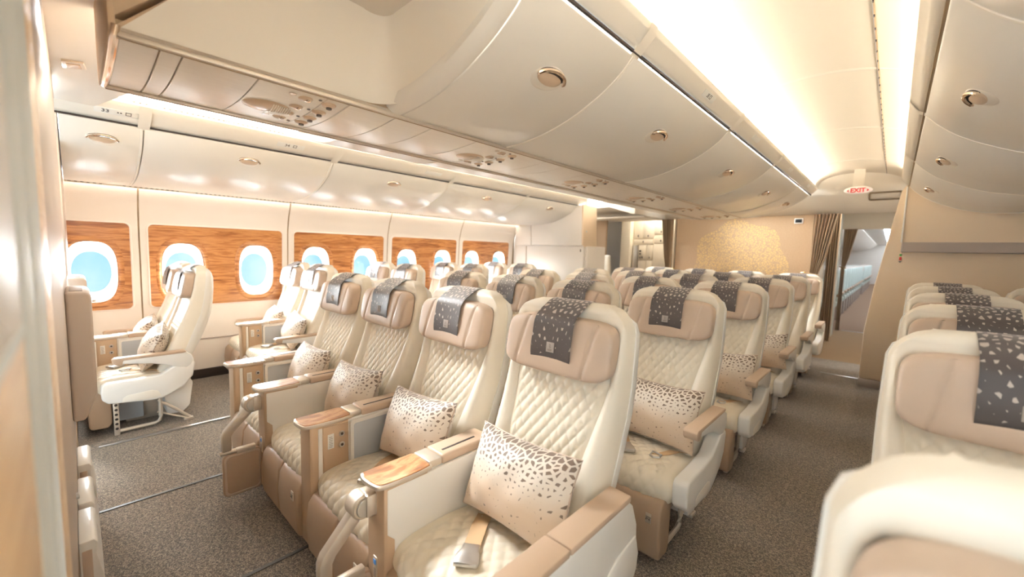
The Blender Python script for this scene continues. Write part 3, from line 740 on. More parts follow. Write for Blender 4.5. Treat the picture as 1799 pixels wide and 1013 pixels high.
# exit sign
es = empty('exit_sign', (1.43, 6.22, 2.19)); tag(es, 'white lens shaped exit sign with red letters hanging at the cabin end', 'sign')
MB().ellipsoid((0, 0, 0), (.128, .032, .046), 1, .9, 32, 12).build('sign_body', 'signlit', es)
MB().box(-.05, .05, -.012, .02, .03, .24, .004).build('hanger', 'liner', es)
tx = ob('lettering', text_mesh('EXIT', .066, 'red', extrude=.001, offset=.0022), es, loc=(0, -.0335, -.006), rot=(PI/2, 0, 0))
for s in (1, -1): MB().add([(s*.100, -.0305, -.006), (s*.080, -.0312, .010), (s*.080, -.0312, -.022)], [(0, 1, 2)]).build('arrow', 'red', es, smooth=False)

# curtains
def curtain(name, x, y, z0, z1, w_top, w_tie, z_tie, w_bot, side, label, pleats=7, depth=.035):
    r = empty(name, (x, y, z0)); tag(r, label, 'curtain')
    H = z1-z0
    def f(u, v):
        z = H*v
        if z_tie is None: wd = w_top
        else:
            zt = z_tie-z0
            wd = interp(z, [0, zt*.5, zt, zt+.25*(H-zt), H], [w_bot, w_bot*.92, w_tie, w_tie+(w_top-w_tie)*.35, w_top])
        dpt = depth*(.55+.45*wd/w_top)
        return (side*wd*u, dpt*math.sin(2*PI*pleats*u+1.3*math.sin(3*v)), z)
    MB().grid(f, pleats*10, 26).build('cloth', 'curtain', r, ang=180)
    if z_tie:
        zt = z_tie-z0
        MB().tube([(-side*.02, -.05, zt+.012), (side*w_tie*.3, -.055, zt), (side*(w_tie+.02), -.04, zt-.015)], .010, 8).build('tieback', 'curtain', r)
        MB().tube([(-side*.09, -.03, zt+.01), (-side*.05, -.05, zt+.02), (-side*.02, -.05, zt+.01)], .007, 8).build('hook', 'gold', r)
    return r
curtain('curtain', .955, 6.94, .05, 1.995, .27, .10, 1.18, .10, 1, 'brown striped curtain tied back at the right end of the rear partition')
curtain('curtain', -.97, 6.94, .05, 1.995, .20, .09, 1.15, .10, -1, 'brown curtain tied back left of the gold motif panel')
curtain('curtain', .965, 8.60, .02, 2.40, .15, .09, None, .1, 1, 'dark brown curtain hanging straight at the passage corner', 5)
curtain('curtain', 1.06, 10.12, .02, 1.975, .20, .06, 1.25, .07, 1, 'brown curtain gathered beside the doorway to the far cabin', 6, .03)

# ---- left rear closet with deep overhang
lc = empty('rear_closet', (-2.5, 5.5, 0)); tag(lc, 'pale grey closet wall with deep overhang at the left rear', 'closet')
q = (2.5, -5.5, 0)
def LQ(mb, n, m, **k): o = mb.build(n, m, lc, **k); o.location = q; return o
LQ(MB().box(-3.3, -1.80, 5.50, 5.56, 0, 2.2, .004), 'front_panel', 'palewall')
LQ(MB().prism([(5.44, 1.50), (5.47, 1.485), (5.5, 1.485), (5.5, 2.12), (5.40, 2.12)], -3.2, -2.84, 'x', .006), 'overhang', 'palewall')
LQ(MB().prism([(5.44, 1.50), (5.47, 1.485), (5.5, 1.485), (5.5, 2.12), (5.40, 2.12)], -2.835, -1.80, 'x', .006), 'overhang', 'palewall')
LQ(MB().prism([(5.41, 2.13), (5.44, 1.52), (5.50, 1.48), (5.85, 1.48), (5.80, 2.13)], -1.80, -1.775, 'x', .004), 'end_cheek', 'closet')
LQ(MB().box(-1.80, -1.76, 5.55, 6.1, 0, 1.49, .004), 'side_panel', 'palewall')
LQ(MB().cyl((-1.772, 5.52, 1.72), .015, .01, 'x', 14), 'lock', 'steel')
LQ(MB().box(-1.86, -1.845, 5.494, 5.5, 1.40, 1.44, .001), 'placard', 'ink')
LQ(MB().box(-3.0, -2.99, 5.494, 5.5, 0, 1.48, 0), 'panel_joint', 'slot')
# ---- galley seen past the closet
MB().box(-2.5, -2.02, 6.55, 6.6, 0, 2.0, .004).build('door_2', mat('brown_door', (166, 140, 112), .5)); structure(bpy.data.objects['door_2'], 'brown lavatory door at the left rear')
MB().box(-2.12, -2.06, 6.53, 6.56, 1.14, 1.16, .004).build('door_handle', 'steel', bpy.data.objects['door_2'])
ga = empty('galley_unit', (-1.9, 8.0, 0)); tag(ga, 'white galley unit with lockers seen through the left rear passage', 'galley')
q2 = (1.9, -8.0, 0)
def GQ(mb, n, m, par=None): o = mb.build(n, m, par or ga); o.location = q2 if par is None else (0, 0, 0); return o
GQ(MB().box(-2.45, -1.2, 8.05, 8.5, 0, 2.12, .004), 'cabinet_body', 'galley')
GQ(MB().box(-2.45, -2.24, 7.9, 8.06, 0, 2.1, .006), 'corner_post', 'galley')
for (x0, x1, z0, z1) in ((-2.22, -2.03, 1.72, 2.06), (-2.02, -1.80, 1.72, 2.06), (-2.22, -1.80, 1.60, 1.70), (-2.1, -1.93, 1.28, 1.58), (-1.92, -1.80, 1.28, 1.58), (-2.1, -1.93, .95, 1.26), (-1.92, -1.80, .95, 1.26), (-1.78, -1.5, .95, 1.6), (-1.78, -1.5, 1.62, 1.78), (-1.78, -1.5, 1.80, 2.05)):
    d = MB().box(x0, x1, 8.03, 8.055, z0, z1, .006).build('locker_door', 'galley', ga); d.location = q2
    MB().box((x0+x1)/2-.008, (x0+x1)/2+.008, 8.02, 8.032, z0+.03, z0+.07, .003).build('latch', 'ink', d)
GQ(MB().box(-2.22, -2.11, 8.0, 8.05, .95, 1.58, .006), 'coffee_maker', 'steel')
for z in (1.40, 1.32, 1.46): GQ(MB().cyl((-2.06, 8.02, z), .016, .03, 'y', 12), 'knob', 'ink')
js = empty('jump_seat', (-1.86, 6.35, .0)); tag(js, 'folded cream crew seat on the wall of the left rear passage', 'crew seat')
MB().box(-.06, .06, -.04, .04, .5, 1.36, .035, 4).build('backrest', 'cream_plain', js); MB().box(-.055, .055, -.07, -.03, .45, .85, .02, 3).build('folded_seat', 'cream_plain', js); MB().box(-.05, .05, .03, .05, 0, 1.2, .004).build('mount', 'alu', js)

# ---- right rear closet
rc = empty('rear_closet', (2.4, 5.9, 0)); tag(rc, 'tan closet wall with deep overhang at the end of the right seats', 'closet')
def RQ(mb, n, m, **k): o = mb.build(n, m, rc, **k); o.location = (-2.4, -5.9, 0); return o
RQ(MB().prism([(1.62, .09), (1.62, .62), (1.665, 1.10), (1.72, 1.5), (1.80, 2.10), (1.83, 2.16), (1.88, 2.16), (3.16, 2.16), (3.25, .09)], 5.86, 6.2, 'y', .010, 2), 'front_panel', 'closet')
RQ(MB().box(1.615, 3.24, 5.855, 6.2, 0, .09, .004), 'kick_plate', 'grey')
RQ(MB().box(1.845, 3.22, 5.80, 5.87, 1.49, 2.15, .006), 'overhang', 'closet')
RQ(MB().box(1.842, 3.22, 5.79, 5.87, 1.478, 1.580, .012, 3), 'overhang_lip', mat('lip_grey', (164, 150, 140), .45))
RQ(MB().box(1.834, 1.847, 5.79, 5.87, 1.578, 2.14, .003), 'edge_strip', 'white')
for (m_, z0, z1) in (('green', 1.442, 1.458), ('red', 1.395, 1.428)):
    RQ(MB().box(1.836, 1.856, 5.856, 5.861, z0, z1, .001), 'placard_mark', m_)
RQ(MB().add([(1.83, 5.856, 1.385), (1.862, 5.856, 1.385), (1.846, 5.856, 1.372)], [(0, 1, 2)]), 'placard_mark', 'ink')

# ---- far (economy) cabin beyond the doorway
fcab = empty('trim_14'); structure(fcab, 'pale far cabin ceiling, bins and walls beyond the doorway')
MB().box(.9, 2.6, 10.3, 34, 2.40, 2.44, 0).build('far_ceiling', 'white', fcab)
MB().prism([(1.0, 2.36), (.7, 2.1), (.2, 1.98), (-.3, 1.98), (-.3, 2.4), (1.0, 2.4)], 10.6, 33, 'y', .01).build('far_bins', 'bin', fcab)
MB().prism([(1.95, 2.36), (2.25, 2.05), (3.2, 1.9), (3.2, 2.4), (1.95, 2.4)], 10.6, 33, 'y', .01).build('far_bins', 'bin', fcab)
MB().box(-3.4, 3.4, 33.5, 33.6, 0, 2.5, 0).build('far_wall', 'white', fcab)
MB().box(-3.5, -3.36, 5.5, 33.5, 0, 2.45, 0).build('far_side_wall', 'white', fcab)
MB().box(3.3, 3.5, 7.0, 33.5, 0, 2.45, 0).build('far_side_wall', 'white', fcab)
MB().box(-3.3, .9, 10.3, 34, 2.40, 2.44, 0).build('far_ceiling', 'white', fcab)
fs = MB().box(1.5, 1.62, 10.6, 33, 2.385, 2.40, .002).build('far_cabin_light', 'coolstrip'); tag(fs, 'bright light strip along the ceiling of the far cabin', 'light strip')
eco_b = MB().prism([(-.06, .42), (.05, .42), (.14, 1.05), (.12, 1.17), (.03, 1.17), (-.0, 1.0)], -.22, .22, 'x', .03, 3).mesh('backrest', 'teal')
eco_h = MB().prism([(-.03, .97), (.0, 1.17), (.125, 1.185), (.155, 1.0)], -.17, .17, 'x', .02, 3).mesh('headrest_cover', 'greyseat')
eco_c = MB().box(-.22, .22, -.48, -.02, .36, .48, .03, 3).mesh('seat_cushion', 'teal')
eco_a = MB().prism([(-.42, .60), (-.42, .65), (.0, .66), (.02, .60)], .225, .275, 'x', .01).mesh('armrest', 'brown')
eco_l = MB().box(.1, .2, -.40, -.05, 0, .36, .01).mesh('leg', 'grey')
for c, x in enumerate((.74, .20)):
    for k in range(21):
        y = 11.5+.84*k+(1.2 if k > 11 else 0)
        e = empty('economy_seat', (x, y, 0)); tag(e, 'teal economy seat in the %s of the far cabin, seen through the doorway' % ('aisle column' if c == 0 else 'second column'), 'seat', 'economy seats of the far cabin' if c == 0 else 'economy seats behind the aisle column')
        for nm, me in (('backrest', eco_b), ('headrest_cover', eco_h), ('seat_cushion', eco_c), ('armrest', eco_a), ('leg', eco_l)): ob(nm, me, e)

for nm, x, y, lab in (('passage_fill', -1.7, 7.75, 'square light panel added to brighten the left rear passage'), ('passage_fill', 1.5, 8.4, 'square light panel added to brighten the right rear passage')):  # glowing panels added to brighten the dark rear passages
    pb = empty(nm, (x, y, 2.40)); tag(pb, lab, 'fill light')
    MB().box(-.26, .26, -.26, .26, -.005, .03, .006).build('frame', 'white', pb); MB().box(-.23, .23, -.23, .23, -.012, -.004, .003).build('fill_diffuser', emis('passage_fill', (255, 240, 218), 9) if x < 0 else bpy.data.materials['passage_fill'], pb)

# ================================================================== SEATS
S = .6094
ZB = [.34, .42, .50, .58, .69, .82, .92, 1.02, 1.10, 1.15]
YF = [-.275, -.25, -.218, -.182, -.135, -.080, -.045, -.020, -.008, .0]
YB = [-.19, -.165, -.14, -.105, -.062, -.014, .008, .022, .030, .033]
YR = [-.135, -.10, -.07, -.028, .02, .060, .077, .083, .083, .07]
def half_w(z):
    w = interp(z, [.34, .42, .6, .9, 1.2], [.240, .250, .256, .259, .252])
    if z > 1.09: t = min(1, (z-1.09)/.1022); w -= .115*(1-math.sqrt(max(0, 1-t*t)))
    return w
def quilt_half(z): return interp(z, [.40, .62, .92, 1.2], [.125, .155, .205, .225])
def backrest_mesh():
    zs = [.34, .38, .42, .46, .50, .54, .58, .63, .69, .75, .82, .87, .92, .97, 1.02, 1.06, 1.09, 1.105, 1.12, 1.135, 1.148, 1.158, 1.166]
    rings = []
    def sec(z, yf, yb, w, xp, flat=1.0, cr=0.0):
        d = w-xp; half = [(xp, yf), (xp+.12*d, yf-.016*flat), (xp+.3*d, yf-.026*flat), (xp+.5*d, yf-.030*flat), (xp+.7*d, yf-.024*flat), (xp+.85*d, yf-.008*flat), (w-.006, yf+(.016 if cr == 0 else .006)), (w-.001, yf+(.04 if cr == 0 else .013)), (w, ((yf+.05+yb)/2 if yb > yf+.06 else yb-.005) if cr == 0 else yf+.02), (w, yb)]
        half = [(xp*.5, yf)]+half
        def zz(x): return z+cr*(1-(x/w)**2)
        return [(-x, y, zz(x)) for x, y in half[::-1]]+[(0, yf, zz(0))]+[(x, y, zz(x)) for x, y in half]
    for z in zs:
        yf = interp(z, ZB, YF); yb = interp(z, ZB, YB)
        t = min(1, max(0, (z-1.085)/.05)); t = t*t*(3-2*t)
        yf = yf-.026*t
        rings.append(sec(z, yf, max(yb, yf+.06), half_w(z), min(quilt_half(z), half_w(z)-.04), 1-t))
    for z, dy in ((1.172, -.021), (1.178, -.015), (1.183, -.008), (1.1865, .0), (1.189, .010), (1.190, .022), (1.1895, .034)):
        w = half_w(min(z, 1.187))-max(0, z-1.18)*.8
        rings.append(sec(z, dy, max(.040, dy+.03), w, min(.2, w-.06), 0, .006*min(1, max(0, (z-1.165)/.02))))
    return MB().loft(rings, False)
def pillow_h(a, b):
    p = abs(math.sin(PI*(a+b)))*abs(math.sin(PI*(a-b)))
    return p**.30
def quilt_back(nu=88, nv=104):
    z0, z1 = .40, .985
    def f(u, v):
        z = z0+(z1-z0)*v; xp = min(quilt_half(z), half_w(z)-.04)+.004; x = -xp+2*xp*u
        h = pillow_h(x/.042, z/.062)
        e = min(1, min(u, 1-u)*14)
        return (x, interp(z, ZB, YF)-.003-.011*h*e*min(1, (1-v)*20), z)
    return MB().grid(f, nu, nv)
def shell_mesh():
    zs = [.36, .42, .50, .58, .65, .73, .82, .92, 1.02, 1.10, 1.135, 1.155, 1.168]
    rings = []
    for z in zs:
        w = half_w(min(z, 1.18))+.004; yb = interp(z, ZB, YB)-.002; yr = interp(z, ZB+[1.165, 1.19], YR+[.06, .04])
        if z > 1.14: w -= (z-1.14)*1.0
        yr = max(yr, yb+.008); r = min(.05, (yr-yb)*.8)
        half = [(w, yb), (w+.001, yb+.4*(yr-yb)), (w-.3*r, yr-.35*r), (w-r, yr), (w*.5, yr+.006)]
        inner = [(w-.016, yb), ]
        ring = [(-x, y, z) for x, y in half]+[(0, yr+.008, z)]+[(x, y, z) for x, y in half[::-1]]+[(w-.02, yb+.002, z), (-w+.02, yb+.002, z)]
        rings.append(ring)
    return MB().loft(rings, True, True)
def pad_surf(p):
    # headrest pad: wings bent forward, groove lines
    x = p.x
    p.y -= .011*(abs(x)/.233)**2.2
    g = math.exp(-((abs(x-.02*p.z/.1)-.150)/.006)**2)
    if p.y < 0: p.y += .006*g*(1 if abs(p.z) < .095 else 0)
    p.y += (p.z)*.20
    return p
def headrest_mesh():
    return MB().ellipsoid((.004, -.068, 1.037), (.233, .046, .103), .42, .40, 200, 44, pad_surf)
def cover_mesh():
    path = [(-.098, .958), (-.112, .967), (-.1205, .984), (-.1235, 1.005), (-.121, 1.04), (-.113, 1.08), (-.104, 1.122), (-.082, 1.150), (-.046, 1.173), (-.02, 1.188), (.008, 1.1965), (.032, 1.196), (.048, 1.185), (.056, 1.165)]
    D = dense(path, 3)
    def f(u, v):
        i = v*(len(D)-1); k = min(int(i), len(D)-2); t = i-k
        y = D[k][0]*(1-t)+D[k+1][0]*t; z = D[k][1]*(1-t)+D[k+1][1]*t
        hw = .0885
        return ((u*2-1)*hw, y+.0-.003*((u*2-1)**2)*(1 if v < .6 else 0), z+.0)
    m = MB().grid(f, 10, len(D)-1)
    n = len(m.v)
    # thickness
    def g(u, v):
        x, y, z = f(u, v); return (x*1.0, y+.003*(1-v)*1.2, z-.003*v)
    m2 = MB().grid(g, 10, len(D)-1); m.add(m2.v, m2.f)
    for k in list(m2.uv): m.uv[k+n] = m2.uv[k]
    return m
def cushion_mesh(nu=92, nv=100):
    w, y0, y1, zt, zb = .268, -.605, -.20, .400, .285
    # outline path from under the front edge, round the front, along the top to the back
    P = [(-.52, zb), (-.575, zb+.004), (-.605, zb+.03), (-.612, zb+.06), (-.600, zt-.022), (-.57, zt-.003), (-.50, zt+.006), (-.40, zt+.004), (-.30, zt-.006), (-.20, zt-.02)]
    D = dense(P, 8); acc = [0]
    for a, b in zip(D[:-1], D[1:]): acc.append(acc[-1]+math.hypot(b[0]-a[0], b[1]-a[1]))
    L = acc[-1]
    def f(u, v):
        s = L*v; y = interp(s, acc, [p[0] for p in D]); z = interp(s, acc, [p[1] for p in D])
        e = interp(s+.004, acc, [p[0] for p in D])-interp(s-.004, acc, [p[0] for p in D]); h_ = interp(s+.004, acc, [p[1] for p in D])-interp(s-.004, acc, [p[1] for p in D])
        l = math.hypot(e, h_) or 1; ny, nz = -h_/l, e/l
        t = 2*u-1; x = w*t
        # side roll-off
        a = max(0, (abs(t)-.86)/.14); drop = .03*(1-math.sqrt(max(0, 1-a*a)))+.0
        crown = .012*(1-t*t)
        h = pillow_h(x/.052, s/.064) if abs(t) < .80 and v > .10 else 0
        ed = min(1, max(0, (.80-abs(t))*12))*min(1, max(0, (v-.10)*12))
        o_ = crown-drop+.010*h*ed
        return (x*(1-.012*a), y+ny*o_, z+nz*o_)
    m = MB().grid(f, nu, nv)
    o = len(m.v)
    # sides and bottom
    for sgn in (-1, 1):
        pts = [f(0 if sgn < 0 else 1, j/nv) for j in range(nv+1)]
        poly = pts+[(pts[0][0], -.20, zb)]
        m.add(poly, [tuple(range(len(poly)))])
    m.add([(-w*.98, -.52, zb), (w*.98, -.52, zb), (w*.98, -.20, zb), (-w*.98, -.20, zb)], [(0, 1, 2, 3)])
    return m
def legrest_mesh():
    m = MB()
    poly = [(-.535, .30), (-.595, .325), (-.630, .318), (-.652, .285), (-.662, .20), (-.655, .075), (-.640, .058), (-.56, .055), (-.54, .08)]
    for (a, b) in ((-.25, -.003), (.003, .25)): m.prism(poly, a, b, 'x', .012, 3)
    return m
def arm_body():
    P = [(-.515, .575), (-.47, .560), (-.328, .540), (-.24, .513), (-.175, .480), (-.12, .470), (-.095, .49), (-.078, .525), (-.09, .57), (-.126, .592), (-.52, .592)]
    return MB().prism(P, -.029, .029, 'x', .010, 3)
def arm_cap():
    P = [(-.526, .572), (-.53, .596), (-.515, .606), (-.135, .606), (-.12, .595), (-.14, .588), (-.47, .586), (-.478, .556), (-.508, .557)]
    return MB().prism(P, -.031, .031, 'x', .004, 2)
def side_shroud():
    P = [(-.592, .330), (-.588, .375), (-.566, .392), (-.40, .392), (-.275, .402), (-.20, .450), (-.165, .475), (-.088, .480), (-.071, .455), (-.088, .36), (-.138, .295), (-.223, .245), (-.27, .225), (-.338, .222), (-.557, .248), (-.588, .28)]
    return MB().prism(P, -.034, .034, 'x', .012, 3)
def shroud_recess():
    return MB().prism([(-.49, .243), (-.485, .275), (-.46, .290), (-.33, .300), (-.295, .288), (-.278, .245), (-.33, .236)], -.0355, .0355, 'x', .003, 2)
def leg_frame():
    m = MB()
    m.box(-.012, .012, -.535, -.505, .0, .27, .004)
    m.tube([(0, -.505, .028), (0, -.315, .030), (0, -.29, .045), (0, -.283, .08), (0, -.283, .23)], .013, 8)
    m.tube([(0, -.30, .20), (0, -.24, .15), (0, -.11, .02)], .011, 8)
    m.tube([(0, -.30, .11), (0, -.12, .012)], .007, 8)
    m.box(-.016, .016, -.15, -.09, 0, .022, .005)
    return m
def leg_holes():
    m = MB()
    for k in range(6): m.cyl((0, -.52, .05+.034*k), .009, .0255, 'x', 10)
    return m
ARM_X = .305
PART = {}
def P_(n, fn, m, **k): PART[n] = fn().mesh(n, m, **k)
P_('backrest', backrest_mesh, 'cream_plain', ang=60); P_('quilted_panel', quilt_back, 'cream', ang=180)
P_('back_shell', shell_mesh, 'white', ang=50); P_('headrest', headrest_mesh, 'tan', ang=60); P_('headrest_cover', cover_mesh, 'cover', ang=180)
P_('seat_cushion', cushion_mesh, 'cream', ang=70); P_('leg_rest', legrest_mesh, 'brown'); P_('armrest', arm_body, 'white'); P_('arm_cap', arm_cap, 'cap')
P_('side_shroud', side_shroud, 'white'); P_('shroud_recess', shroud_recess, 'trimw'); P_('leg_frame', leg_frame, 'alu'); P_('leg_holes', leg_holes, 'dark')
PART['cover_patch'] = MB().box(-.017, .017, -.0012, .0012, -.018, .018, .0006).mesh('cover_patch', mat('patch_grey', (164, 155, 148), .7))
def emblem():
    m = MB()
    m.tube([(-.004, -.0016, .011), (.003, -.0016, .008), (-.003, -.0016, .004), (.004, -.0016, .0), (-.001, -.0016, -.003)], .0009, 5)
    m.box(-.010, .010, -.0018, -.0012, -.0095, -.0075, 0); m.box(-.008, .008, -.0018, -.0012, -.0130, -.0115, 0)
    return m
PART['patch_emblem'] = emblem().mesh('patch_emblem', 'inkgrey')
PART['seat_base'] = MB().box(-.22, .22, -.50, -.16, .20, .29, .01).mesh('seat_base', 'grey')
PART['floor_leg'] = MB().box(-.03, .03, -.46, -.22, 0, .21, .008).mesh('floor_leg', 'alu')
PART['equipment_box'] = MB().box(-.09, .09, -.50, -.36, .03, .215, .008).mesh('equipment_box', 'greybox')
PART['rear_skirt'] = MB().prism([(-.24, .06), (-.26, .25), (-.10, .33), (-.075, .28), (-.10, .10), (-.15, .05)], -.23, .23, 'x', .012).mesh('rear_skirt', 'white')
def belt():
    m = MB()
    top = [(0, -.22, .392), (0, -.30, .410), (0, -.36, .424), (0, -.44, .427), (0, -.475, .428)]
    r = []
    for (x, y, z) in top: r.append([(x-.027, y, z), (x+.027, y, z), (x+.027, y, z+.003), (x-.027, y, z+.003)])
    return m.loft(r, True, True)
PART['seat_belt'] = belt().mesh('seat_belt', 'strap')
PART['buckle'] = MB().prism([(-.036, -.548), (.036, -.548), (.040, -.532), (.036, -.505), (.028, -.485), (.028, -.462), (-.028, -.462), (-.028, -.485), (-.036, -.505), (-.040, -.532)], .424, .440, 'z', .004, 2).mesh('buckle', 'steel')
def belt2():
    m = MB(); r = []
    for (x, y, z) in [(.20, -.27, .398), (.175, -.33, .418), (.15, -.40, .420), (.13, -.44, .424)]: r.append([(x-.022, y-.008, z), (x+.022, y+.008, z), (x+.022, y+.008, z+.003), (x-.022, y-.008, z+.003)])
    return m.loft(r, True, True)
PART['belt_strap'] = belt2().mesh('belt_strap', 'strap')
def tongue():
    m = MB(); m.tube([(.105, -.425, .428), (.112, -.475, .430), (.132, -.485, .430), (.155, -.47, .430), (.152, -.435, .428)], .0045, 6); m.tube([(.105, -.425, .428), (.152, -.435, .428)], .0045, 6)
    return m
PART['belt_tongue'] = tongue().mesh('belt_tongue', 'steel')
PART['seat_tag'] = MB().box(-.013, .013, -.004, .001, -.022, .022, .002).mesh('seat_tag', 'alu')
PART['tag_digit'] = text_mesh('2|', .026, 'ink')

# ---- consoles between the seats
def tray_outline(o=0.0):
    # (x, y) outline, front at the low y
    P = [(-.064, -.660), (-.030, -.672), (.030, -.668), (.056, -.655), (.066, -.60), (.068, -.53), (.064, -.47), (.050, -.455), (-.050, -.455), (-.062, -.50)]
    c = (0, -.56); return [(c[0]+(x-c[0])*(1+o*8), c[1]+(y-c[1])*(1+o*8)) for x, y in P]
CON = {}
CON['post'] = MB().prism([(-.054, -.640), (.054, -.640), (.058, -.625), (.058, -.47), (-.058, -.47), (-.058, -.625)], .06, .605, 'z', .008, 2).mesh('console_post', 'console')
CON['tray_rim'] = MB().prism(dense(tray_outline()+[tray_outline()[0]], 4)[:-1], .602, .618, 'z', .004, 2).mesh('tray_rim', 'alu')
CON['tray_table'] = MB().prism(dense(tray_outline(-.008)+[tray_outline(-.008)[0]], 4)[:-1], .611, .621, 'z', .002, 1).mesh('tray_table', 'traywood')
CON['tray_hinge'] = MB().box(-.050, .050, -.462, -.405, .598, .626, .006).mesh('tray_hinge', 'alu')
CON['lid'] = MB().box(-.052, .052, -.405, -.16, .594, .630, .010, 3).mesh('console_lid', 'cap')
CON['lid_slot'] = MB().box(.010, .020, -.38, -.22, .6285, .6312, .001).mesh('lid_slot', 'ink')
CON['wall'] = MB().box(-.046, .046, -.475, -.15, .20, .598, .006).mesh('console_wall', 'white')
CON['plain_panel'] = MB().prism([(-.630, .44), (-.605, .415), (-.60, .25), (-.58, .22), (-.16, .22), (-.16, .596), (-.630, .596)], .046, .060, 'x', .006, 2).mesh('side_panel', 'white')
CON['button_panel'] = MB().prism([(-.585, .26), (-.585, .592), (-.475, .592), (-.475, .26)], .055, .061, 'x', .003).mesh('button_panel', 'console')
CON['white_stripe'] = MB().box(.050, .0605, -.606, -.588, .15, .592, .003).mesh('white_stripe', 'white')
CON['side_frame'] = MB().loft([[(.046, y, z) for y, z in rrect(-.32, .465, .145, .125, .012)], [(.060, y, z) for y, z in rrect(-.32, .465, .143, .123, .012)], [(.060, y, z) for y, z in rrect(-.32, .465, .128, .108, .012)], [(.050, y, z) for y, z in rrect(-.32, .465, .126, .106, .012)]], True).mesh('side_frame', 'white')
CON['inset'] = MB().box(.044, .051, -.45, -.19, .36, .575, .002).mesh('inset_panel', 'greybox')
CON['inset_base'] = MB().box(.044, .056, -.45, -.19, .345, .385, .003).mesh('inset_base', 'console')
CON['placard'] = MB().box(.060, .063, -.567, -.540, .490, .556, .001).mesh('placard', 'paper')
pl = MB()
for k in range(7): pl.box(.0628, .0634, -.562, -.545+.001*(k % 3)-.002, .497+.0075*k, .499+.0075*k, 0)
CON['placard_print'] = pl.mesh('placard_print', 'inkgrey')
CON['jack'] = MB().cyl((.062, 0, 0), .013, .006, 'x', 16, b=.002).mesh('socket', 'steel')
CON['jack_core'] = MB().cyl((.0655, 0, 0), .006, .002, 'x', 12).mesh('socket_core', 'ink')
CON['light_switch'] = MB().box(-.0, .002, 0, .001, 0, .001, 0).mesh('x', 'blue')
CON['reading_panel'] = MB().box(-.012, .012, -.6435, -.638, .26, .345, .003).mesh('control_plate', 'alu')
CON['blue_light'] = MB().box(-.008, .008, -.6455, -.643, .318, .336, .002).mesh('blue_light', 'blue')
CON['plate_dots'] = MB().box(-.006, .006, -.6450, -.643, .272, .305, .002).mesh('plate_dots', 'grey')
CON['monitor_pivot'] = MB().cyl((-.035, -.675, .530), .042, .062, 'x', 28, b=.006).mesh('monitor_pivot', 'alu')
CON['pivot_cap'] = MB().cyl((.0, -.675, .530), .030, .006, 'x', 24, b=.002).mesh('pivot_cap', 'steel')
CON['pivot_mount'] = MB().box(-.058, .010, -.675, -.63, .495, .572, .008).mesh('pivot_mount', 'alu')
arm_path = [(-.600, .565)]
CON['monitor_arm'] = MB().prism([(-.645, .520), (-.665, .49), (-.760, .395), (-.770, .375), (-.770, .300), (-.812, .300), (-.812, .385), (-.800, .412), (-.700, .520), (-.685, .555)], -.062, -.026, 'x', .007, 2).mesh('monitor_arm', 'alu')
CON['monitor_hinge'] = MB().cyl((-.045, -.755, .290), .012, .13, 'y', 12, b=.002).mesh('monitor_hinge', 'alu')
CON['monitor_hinge2'] = MB().box(-.058, -.030, -.75, -.66, .272, .302, .006).mesh('monitor_clip', 'alu')
mon_poly = rrect(-.72, .165, .090, .115, .028, 5)
CON['monitor'] = MB().prism(mon_poly, -.062, -.034, 'x', .006, 2).mesh('stowed_monitor', 'screenback')
CON['monitor_rim'] = MB().loft([[(-.033, y, z) for y, z in rrect(-.72, .165, .084, .109, .024)], [(-.0305, y, z) for y, z in rrect(-.72, .165, .080, .105, .022)], [(-.0305, y, z) for y, z in rrect(-.72, .165, .075, .100, .02)], [(-.0335, y, z) for y, z in rrect(-.72, .165, .073, .098, .02)]], True).mesh('monitor_rim', 'tan')
def console(parent, dx, kind, monitor):
    """the shared console on the left (dx<0) or right boundary of a seat; a part of that seat"""
    def A(n, nm=None, par=None, loc=None):
        o = ob(nm or n, CON[n], par if par is not None else parent, loc=(dx, OFFY, 0) if par is None else (0, 0, 0))
        return o
    wall_ = A('wall', 'console'); A('post', 'console_post', wall_)
    rim_ = A('tray_rim', 'tray_rim'); A('tray_table', 'tray_table', rim_); A('tray_hinge', 'tray_hinge', rim_)
    lid_ = A('lid', 'console_lid'); A('lid_slot', 'lid_slot', lid_)
    if kind == 'plain':
        A('plain_panel', 'side_panel', wall_); A('reading_panel', 'control_plate', wall_); A('blue_light', 'blue_light', wall_); A('plate_dots', 'button', wall_)
    else:
        bp_ = A('button_panel', 'button_panel', wall_); A('white_stripe', 'white_stripe', wall_); A('side_frame', 'side_frame', wall_); A('inset', 'inset_panel', wall_); A('inset_base', 'inset_base', wall_)
        A('placard', 'placard', wall_); A('placard_print', 'placard_print', wall_)
        for z in (.545, .495):
            o = A('jack', 'socket', wall_); o.location = (0, -.505, z); o = A('jack_core', 'socket_core', wall_); o.location = (0, -.505, z)
    if monitor:
        a_ = A('monitor_arm', 'monitor_arm'); A('monitor_pivot', 'monitor_pivot', a_); A('pivot_cap', 'pivot_cap', a_); A('pivot_mount', 'pivot_mount', a_)
        m_ = A('monitor', 'monitor'); A('monitor_rim', 'monitor_rim', m_); A('monitor_hinge', 'monitor_hinge', m_); A('monitor_hinge2', 'monitor_clip', m_)
